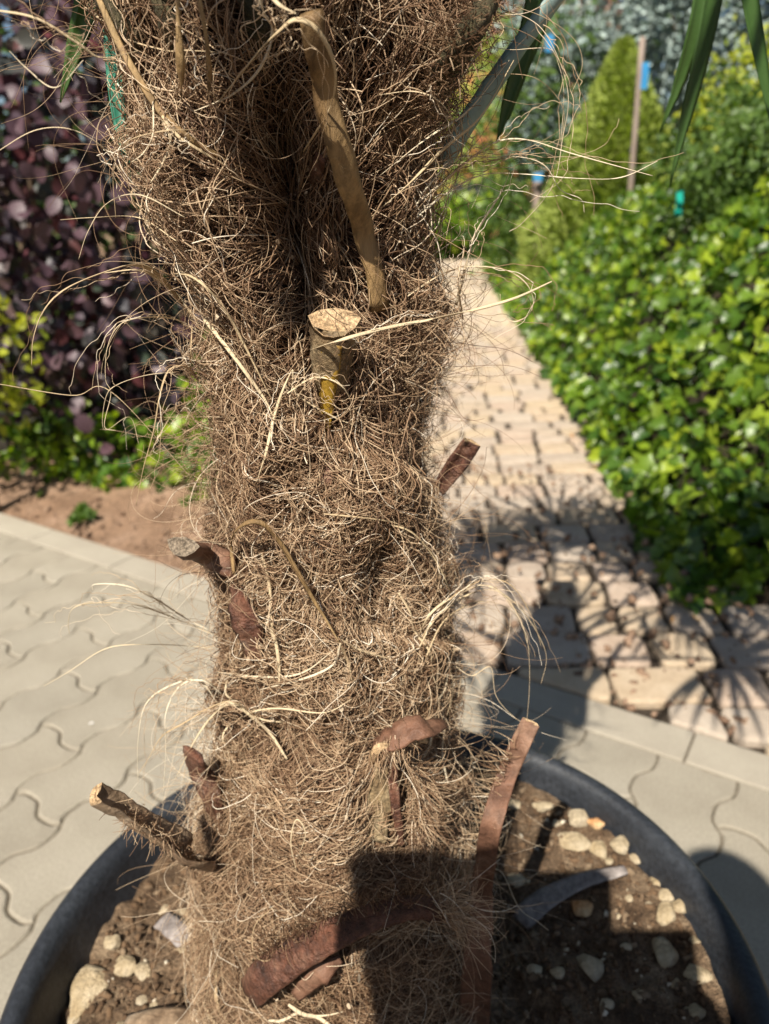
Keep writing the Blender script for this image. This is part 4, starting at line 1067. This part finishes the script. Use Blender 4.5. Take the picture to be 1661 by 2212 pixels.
# ================================================================== GARDEN RIGHT
def bank_h(a, l):
    """Height of the ivy bank; l measured from the path's edge outwards."""
    return .06 + (.42 + .60 * np.clip((a + .3) / 2.4, 0, 1)) * np.clip((l - .02) / .85, 0, 1) ** .7
N = 24000
a = -.9 + 13.5 * rng.random(N) ** 1.5; l = -.13 + 2.75 * rng.random(N) ** 1.2
a0_, l0_ = a, l
hh = bank_h(a, l)
lump = fbm(np.stack([a * 2.2, l * 2.2, a * 0], -1), 3)
hh = np.maximum(hh + .10 * lump + .06 * rng.normal(size=N), .02)
front = np.clip((a + .2) / .5, 0, 1); hh = hh * front ** .7 + .02
pos = np.c_[P0[0] + PA[0] * a - PL[0] * (l + .03), P0[1] + PA[1] * a - PL[1] * (l + .03), hh]
ok = (pos[:, :2] @ NRM > KERB1 + .05) & (a + .12 + .1 * fbm(np.stack([l * 4, a * 4, l * 0], -1), 2) > 0)
pos = pos[ok]; n = len(pos)
nr = norm(np.array([-.35, -.3, .7]) + rand_dir(n) * .85)
ax = norm(rand_dir(n) + np.array([-.3, -.4, -.5]))
V, Fa = scatter(IVY[0], IVY[1], pos, ax, nr, rng.uniform(.035, .09, n))
tag(link('ivy_ground_cover', mesh_np(V, Fa), MT['ivy'], None, True), 'dense glossy green ivy bank bordering the stone path', 'ivy', kind='stuff')
# dark litter under it
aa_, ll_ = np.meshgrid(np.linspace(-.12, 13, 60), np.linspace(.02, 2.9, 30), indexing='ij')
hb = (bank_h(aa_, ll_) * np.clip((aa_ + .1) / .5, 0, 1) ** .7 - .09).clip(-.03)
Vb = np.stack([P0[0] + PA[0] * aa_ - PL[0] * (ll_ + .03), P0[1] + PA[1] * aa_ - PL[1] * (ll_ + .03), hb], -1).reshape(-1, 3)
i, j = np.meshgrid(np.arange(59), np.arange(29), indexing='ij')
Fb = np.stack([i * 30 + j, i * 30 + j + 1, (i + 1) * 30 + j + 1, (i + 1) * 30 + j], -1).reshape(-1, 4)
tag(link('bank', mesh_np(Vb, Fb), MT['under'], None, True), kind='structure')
# fallen leaves along the path's edge
lv = mesh_np(np.asarray(SMALL[0]), np.asarray(SMALL[1])); MT['dead'] = mat('dead leaf', [(.3, .15, .06), (.42, .25, .1)], 10, .8, 0, rand='object', rcols=[(.42, .2, .07), (.5, .36, .18), (.3, .16, .08)])
lv.materials.append(MT['dead'])
for k in range(30):
    a = random.uniform(-.3, 3.2); l = random.gauss(-.06, .05)
    o = link('fallen_leaf', lv, None)
    o.location = (P0[0] + PA[0] * a - PL[0] * l, P0[1] + PA[1] * a - PL[1] * l, random.uniform(.008, .016))
    o.rotation_euler = (random.uniform(-.4, .4), random.uniform(-.4, .4), random.uniform(0, 6.28)); s = random.uniform(.02, .05); o.scale = (s, s, s)
    tag(o, 'dry brown leaf fallen along the edge of the stone path', 'leaf', 'fallen leaves along the stone path')

def cone_tree(name, label, base, h, r, n, leaf, size, m, lumps=26):
    root = tag(empty(name, base), label, 'tree')
    t = rng.random(n) ** .75; a = rng.uniform(0, 2 * np.pi, n)
    k = 1 + .10 * np.sin(a * 5 + t * 17) + .16 * fbm(np.stack([np.cos(a) * 3, np.sin(a) * 3, t * 9], -1), 3)
    rr_ = r * (1 - t) ** .85 * k * (.72 + .3 * rng.random(n) ** .5) + .01
    pos = np.stack([base[0] + rr_ * np.cos(a), base[1] + rr_ * np.sin(a), base[2] + .06 + t * h], -1)
    out = np.stack([np.cos(a), np.sin(a), np.full(n, .35)], -1)
    V, Fa = scatter(leaf[0], leaf[1], pos, norm(out + rand_dir(n) * .6 + np.array([0, 0, .4])), norm(out + rand_dir(n) * .7), size * rng.uniform(.6, 1.25, n))
    tag(link('crown', mesh_np(V, Fa), m, root), kind='stuff')
    tube_tree('trunk', [np.array(base), np.array(base) + np.array([0, 0, h * .5]), np.array(base) + np.array([.01, 0, h * .93])], .05, .008, MT['bark'], root)
def gp(u, v, y): return at_y(u, v, y)
c = gp(1325, 420, 8.5); cone_tree('dwarf_spruce', 'light green cone-shaped dwarf conifer standing behind the ivy', (c[0], 8.5, 0), 2.5, 1.06, 13000, NEEDLE, .07, MT['yew'])
# clipped ball on a stem
c = gp(1580, 345, 4.9)
shrub('ball_tree', 'round-headed green standard tree on a thin stem above the ivy', 'tree', (c[0] - .03, 4.9, 0), (c[0] + .1, 4.9, c[2] + .02), (.46, .44, .40), 3800, SMALL, .06, MT['green'], clumps=90, clump_r=.15, trunk_r=.018, stems=1)
c = gp(1640, 190, 6.2)
shrub('gold_shrub', 'bright yellow shrub showing above the round-headed tree', 'shrub', (c[0], 6.2, 0), (c[0] + .1, 6.2, c[2] - .2), (.55, .4, .5), 2600, SMALL, .07, MT['gold'], clumps=50, stems=3)
c = gp(1170, 200, 11)
shrub('green_shrub', 'loose dark green shrub between the palm and the cone conifer', 'shrub', (c[0], 11, 0), (c[0], 11, 1.5), (.8, .5, 1.4), 3800, SMALL, .09, MT['green'], clumps=70, stems=4)
c = gp(1085, 150, 19.5)
shrub('lime_shrub', 'rounded lime green bush glimpsed behind the waxy leaf stalk', 'shrub', (c[0], 19.5, 0), (c[0] - .1, 19.5, 2.5), (1.5, .8, 2.0), 4200, SMALL, .17, MT['yew'], clumps=60, stems=3)
for k, (u, v, y, rx, rz, lab) in enumerate([(1310, -30, 12.5, 1.6, 1.4, 'silvery blue conifer spreading above the cone conifer'), (1570, 0, 9.5, 1.5, 1.1, 'silvery blue conifer spreading above the yellow shrub'), (1225, 250, 11.5, .8, 1.1, 'small silvery blue conifer behind the loose green shrub'), (1690, 330, 7.0, .5, .6, 'low silvery blue conifer beside the round-headed tree')]):
    c = gp(u, v, y)
    shrub('blue_conifer', lab, 'conifer', (c[0], y, 0), (c[0], y, c[2]), (rx, .8, rz), 5200, NEEDLE, .10, MT['blue'], clumps=110, clump_r=.14, trunk_r=.06, stems=1 if k < 2 else 2)
# backdrop of taller garden shrubs
for k, (x, y, rx, rz, m_, lab) in enumerate([(-3.9, 6.5, 1.8, 2.2, 'green', 'tall green shrub far behind the purple bush'), (-1.4, 10.5, 1.6, 2.2, 'green', 'broad green shrub deep behind the purple bush'), (-1.3, 13.5, 1.6, 2.0, 'green', 'tall green shrub hidden behind the palm trunk'), (-2.3, 6.4, 1.6, 2.3, 'green', 'tall dense green shrub filling the gaps behind the purple bush'), (3.3, 11.5, 1.6, 1.9, 'green', 'tall dark green shrub behind the blue conifers'), (6.0, 11.0, 2.0, 2.2, 'green', 'broad dark green shrub behind the yellow shrub'), (5.0, 7.6, 1.0, 1.2, 'green', 'dark green shrub beside the yellow shrub'), (-.2, 20.5, 2.6, 2.8, 'green', 'green shrub closing the far end of the stone path')]):
    shrub('garden_shrub', lab, 'shrub', (x, y, 0), (x, y, rz * .85), (rx, 1.0, rz), 4200, SMALL, .13, MT[m_], clumps=90, stems=3, trunk_r=.04)
# stakes and tags
def post(name, u, v0, v1, y, r, m, label, cat):
    a, b = gp(u, v0, y), gp(u, v1, y)
    a[0] = b[0]; a[2] = max(a[2], 0) if v0 < 9000 else 0
    P = np.array([[b[0], y, 0.0], [b[0], y, b[2] * .5], b])
    V, Fc = sweep(catmull(P, 8), (0, 1, .1), ROUND12, 2 * r, 2 * r)
    root = empty(name, (b[0], y, 0)); tag(root, label, cat)
    o = link('stake', mesh(V, Fc), MT[m], root, True)
    return root, b
def tagplate(u, v, y, w, h, m, label):
    c = gp(u, v, y)
    V, Fc = sweep(np.array([[c[0], y - .03, c[2] - h / 2], [c[0] + .003, y - .033, c[2]], [c[0], y - .03, c[2] + h / 2]]), (0, -1, 0), [(-.5, -.5), (.5, -.5), (.5, .5), (-.5, .5)], w, .004)
    tag(link('plant_tag', mesh(V, Fc), MT[m], None), label, 'plant tag')
post('young_tree', 1388, 330, 80, 7.4, .024, 'pink_bark', 'pale slender tree stem standing beside the cone conifer', 'tree stem')
tagplate(1390, 165, 7.3, .06, .2, 'blue_tag', 'blue tag tied high on the pale slender stem')
post('stake', 1162, 440, 372, 9.4, .045, 'pink_bark', 'short pale stake with a blue cap above the ivy', 'stake')
tagplate(1160, 383, 9.3, .10, .09, 'blue_tag', 'small blue tag topping the short pale stake')
post('stake', 1612, 490, 400, 5.4, .028, 'pink_bark', 'pale stake below the round-headed tree', 'stake')
tagplate(1628, 415, 5.3, .08, .11, 'blue_tag', 'blue tag hanging below the round-headed tree')
post('stake', 1497, 470, 385, 5.4, .022, 'pink_bark', 'thin pale stake near the teal tag', 'stake')
tagplate(1462, 440, 4.9, .04, .14, 'teal_tag', 'teal tag tilted above the ivy near the thin stake')
tagplate(1185, 95, 7.0, .06, .12, 'blue_tag', 'blue tag in front of the loose dark shrub')
c = gp(1022, 405, 19.0)
V, Fc = sweep(np.array([[c[0], 19.0, -.02], [c[0], 19.0, .5], [c[0], 19.0, c[2] - .02], [c[0], 19.0, c[2] + .1]]), (0, 1, 0), [(-.5, -.5), (.5, -.5), (.5, .5), (-.5, .5)], np.array([.75, .8, .9, .95]), np.array([.45, .5, .5, .55]))
tag(link('planter_box', mesh(V, Fc), MT['planter'], None), 'charcoal planter box beyond the far end of the stone path', 'planter')
c = gp(1010, 490, 17.8)
shrub('ivy_mound', 'green ivy mound closing off the far end of the stone path', 'ivy', (c[0], 17.8, 0), (c[0], 17.8, .42), (2.6, .6, .82), 3600, IVY, .18, MT['ivy'], clumps=60, stems=3)
# terracotta house far behind
c = gp(1090, 40, 26)
house = tag(empty('house', (c[0], 26, 0)), 'terracotta-rendered house wall glimpsed behind the leaf stalk', 'house')
def boxm(x0, x1, y0, y1, z0, z1):
    return mesh([(x, y, z) for x in (x0, x1) for y in (y0, y1) for z in (z0, z1)], [(0, 1, 3, 2), (4, 6, 7, 5), (0, 4, 5, 1), (2, 3, 7, 6), (0, 2, 6, 4), (1, 5, 7, 3)])
link('wall', boxm(c[0] - 4, c[0] + 3.2, 26, 31, 0, 5.6), MT['render'], house)
link('roof', mesh([(c[0] - 4.4, 25.4, 5.6), (c[0] + 3.6, 25.4, 5.6), (c[0] + 3.6, 31.6, 5.6), (c[0] - 4.4, 31.6, 5.6), (c[0] - 4.4, 28.5, 8.0), (c[0] + 3.6, 28.5, 8.0)], [(0, 1, 5, 4), (2, 3, 4, 5), (0, 4, 3), (1, 2, 5), (3, 2, 1, 0)]), MT['roof'], house)
w = link('window', boxm(c[0] + .9, c[0] + 2.0, 25.95, 25.998, 2.6, 3.9), MT['planter'], house)
o = link('pane', boxm(c[0] + .98, c[0] + 1.92, 25.93, 25.948, 2.68, 3.82), MT['glass'], None); o.parent = w; o.matrix_parent_inverse = Matrix.Translation(-Vector((c[0], 26, 0))) @ Matrix.Translation(Vector((c[0], 26, 0)))

# small white petal on the paving
c = at_z(203, 1561, .004)
pm = mesh_np(*[np.asarray(a) for a in OVATE]); MT['petal'] = mat('white petal', [(.7, .66, .6), (.75, .72, .66)], 20, .7, 0); pm.materials.append(MT['petal'])
o = link('fallen_petal', pm, None); o.location = c; o.scale = (.012,) * 3; o.rotation_euler = (.1, .1, 2.0)
tag(o, 'tiny white petal lying on the grey wavy pavers', 'petal')

# ================================================================== THE PHOTOGRAPHER (behind the lens, casts the shadow on the pot)
def skin_fig(name, joints, edges, m, parent, sub=2):
    me = bpy.data.meshes.new(name)
    me.from_pydata([j[:3] for j in joints], edges, [])
    o = bpy.data.objects.new(name, me); COL.objects.link(o)
    o.parent = parent; o.matrix_parent_inverse = Matrix.Translation(-Vector(parent.location))
    sm = o.modifiers.new('skin', 'SKIN'); sm.use_smooth_shade = True
    for v, j in zip(me.skin_vertices[0].data, joints): v.radius = (j[3], j[4] if len(j) > 4 else j[3])
    me.skin_vertices[0].data[0].use_root = True
    s = o.modifiers.new('sub', 'SUBSURF'); s.levels = sub; s.render_levels = sub
    me.materials.append(m)
    return o
HX, HY = .06, -.36
person = tag(empty('person', (HX, HY - .05, 0)), 'person standing over the pot, holding up a phone and an added folder', 'person')
J = [(HX, HY - .06, .96, .15, .11), (HX, HY - .05, 1.12, .14, .10), (HX, HY - .05, 1.28, .16, .11), (HX, HY - .04, 1.40, .09, .08), (HX, HY, 1.47, .055), (HX, HY + .03, 1.56, .085, .10), (HX, HY + .03, 1.66, .075, .09)]
E_ = [(0, 1), (1, 2), (2, 3), (3, 4), (4, 5), (5, 6)]
CR, CU, CF = np.array([1, 0, 0]), np.array([0, math.sin(PITCH), math.cos(PITCH)]), np.array([0, math.cos(PITCH), -math.sin(PITCH)])
def ph_at(r, u, f): return tuple(EYE + CR * r + CU * u + CF * f)
for s in (-1, 1):
    k = len(J)
    if s > 0:      # this hand grips the phone from below and behind
        J += [(HX + .17, HY - .04, 1.37, .06), (HX + .25, HY + .02, 1.14, .045), (*ph_at(.10, -.20, -.06), .032), (*ph_at(.082, -.125, -.03), .024, .034)]
        tips = [[ph_at(.086, -.075 - .018 * q, -.02), ph_at(.084, -.075 - .018 * q, -.006), ph_at(.066, -.075 - .018 * q, -.004)] for q in range(4)]
        thumb = [ph_at(.080, -.085, -.035), ph_at(.062, -.065, -.030)]
    else:          # this one holds an added folder beside the lens, to cast the squared shadow
        J += [(HX - .17, HY - .04, 1.37, .06), (HX - .30, HY + .04, 1.08, .045), (*ph_at(-.125, -.27, -.07), .032), (*ph_at(-.110, -.19, -.052), .042, .024)]
        tips = [[ph_at(-.140 + .021 * q, -.13, -.050), ph_at(-.141 + .021 * q, -.10 + .003 * q * (3 - q), -.048), ph_at(-.141 + .021 * q, -.075 + .006 * q * (3 - q), -.046)] for q in range(4)]
        thumb = [ph_at(-.065, -.18, -.035), ph_at(-.055, -.15, -.018)]
    E_ += [(3, k), (k, k + 1), (k + 1, k + 2), (k + 2, k + 3)]
    fr_ = .0085
    for tp in tips:
        f0 = len(J); J += [(*tp[0], fr_ * 1.1), (*tp[1], fr_), (*tp[2], fr_ * .85)]
        E_ += [(k + 3, f0), (f0, f0 + 1), (f0 + 1, f0 + 2)]
    t0 = len(J); J += [(*thumb[0], .013), (*thumb[1], .010)]
    E_ += [(k + 3, t0), (t0, t0 + 1)]
    h0 = len(J)
    J += [(HX + s * .10, HY - .07, .88, .10), (HX + s * .11, HY - .04, .50, .065), (HX + s * .12, HY - .10, .09, .045), (HX + s * .13, HY + .03, .03, .038, .03)]
    E_ += [(0, h0), (h0, h0 + 1), (h0 + 1, h0 + 2), (h0 + 2, h0 + 3)]
skin_fig('body', J, E_, MT['cloth'], person)
hv, hf = I3
hp = hv * np.array([.098, .112, .10]) + np.array([HX, HY + .01, 1.655]); sel = [f for f in hf if np.mean([hv[i][2] for i in f]) > -.15 or np.mean([hv[i][1] for i in f]) < -.2]
link('hair', mesh(hp, sel), MT['hair'], person, True)
fo = empty('occluder', camo.location); tag(fo, 'dark folder added beside the phone to cast the squared shadow', 'occluder')  # unseen slab, added to throw the straight-edged shadow on trunk and soil
fo.rotation_mode = 'QUATERNION'; fo.rotation_quaternion = camo.matrix_world.to_quaternion() @ Matrix.Rotation(-ROLL, 4, 'Z').to_quaternion()
for nm, x0, x1, z0, z1 in (('outer_panel', -.214, -.013, .030, .033), ('inner_panel', -.210, -.016, .0335, .0375), ('outer_panel', -.214, -.013, .038, .041)):
    fb = bmesh.new(); bmesh.ops.create_cube(fb, size=1)
    bmesh.ops.scale(fb, vec=(x1 - x0, .285, z1 - z0), verts=fb.verts); bmesh.ops.translate(fb, vec=((x0 + x1) / 2, .084 - .1425, (z0 + z1) / 2), verts=fb.verts)
    bmesh.ops.bevel(fb, geom=[e for e in fb.edges if abs(e.verts[0].co.z - e.verts[1].co.z) > .001], offset=.008, segments=3, affect='EDGES')
    fm = bpy.data.meshes.new('occluder'); fb.to_mesh(fm); fb.free()
    o = link(nm, fm, MT['planter'] if nm == 'outer_panel' else MT['petal'], None); o.parent = fo
ph = empty('phone', camo.location); tag(ph, 'dark phone held upright in one hand of the person', 'phone')
ph.rotation_mode = 'QUATERNION'; ph.rotation_quaternion = camo.matrix_world.to_quaternion()
pbm = bmesh.new(); bmesh.ops.create_cube(pbm, size=1)
bmesh.ops.scale(pbm, vec=(.096, .170, .009), verts=pbm.verts)
bmesh.ops.bevel(pbm, geom=[e for e in pbm.edges], offset=.0035, segments=3, affect='EDGES')
bmesh.ops.translate(pbm, vec=(.036, -.084, .014), verts=pbm.verts)
pme = bpy.data.meshes.new('phone'); pbm.to_mesh(pme); pbm.free()
o = link('case', pme, MT['phone'], None, True); o.parent = ph
o = link('screen', mesh([(.006, -.153, .0188), (.074, -.153, .0188), (.074, -.001, .0188), (.006, -.001, .0188)], [(0, 1, 2, 3)]), MT['glass'], None); o.parent = ph
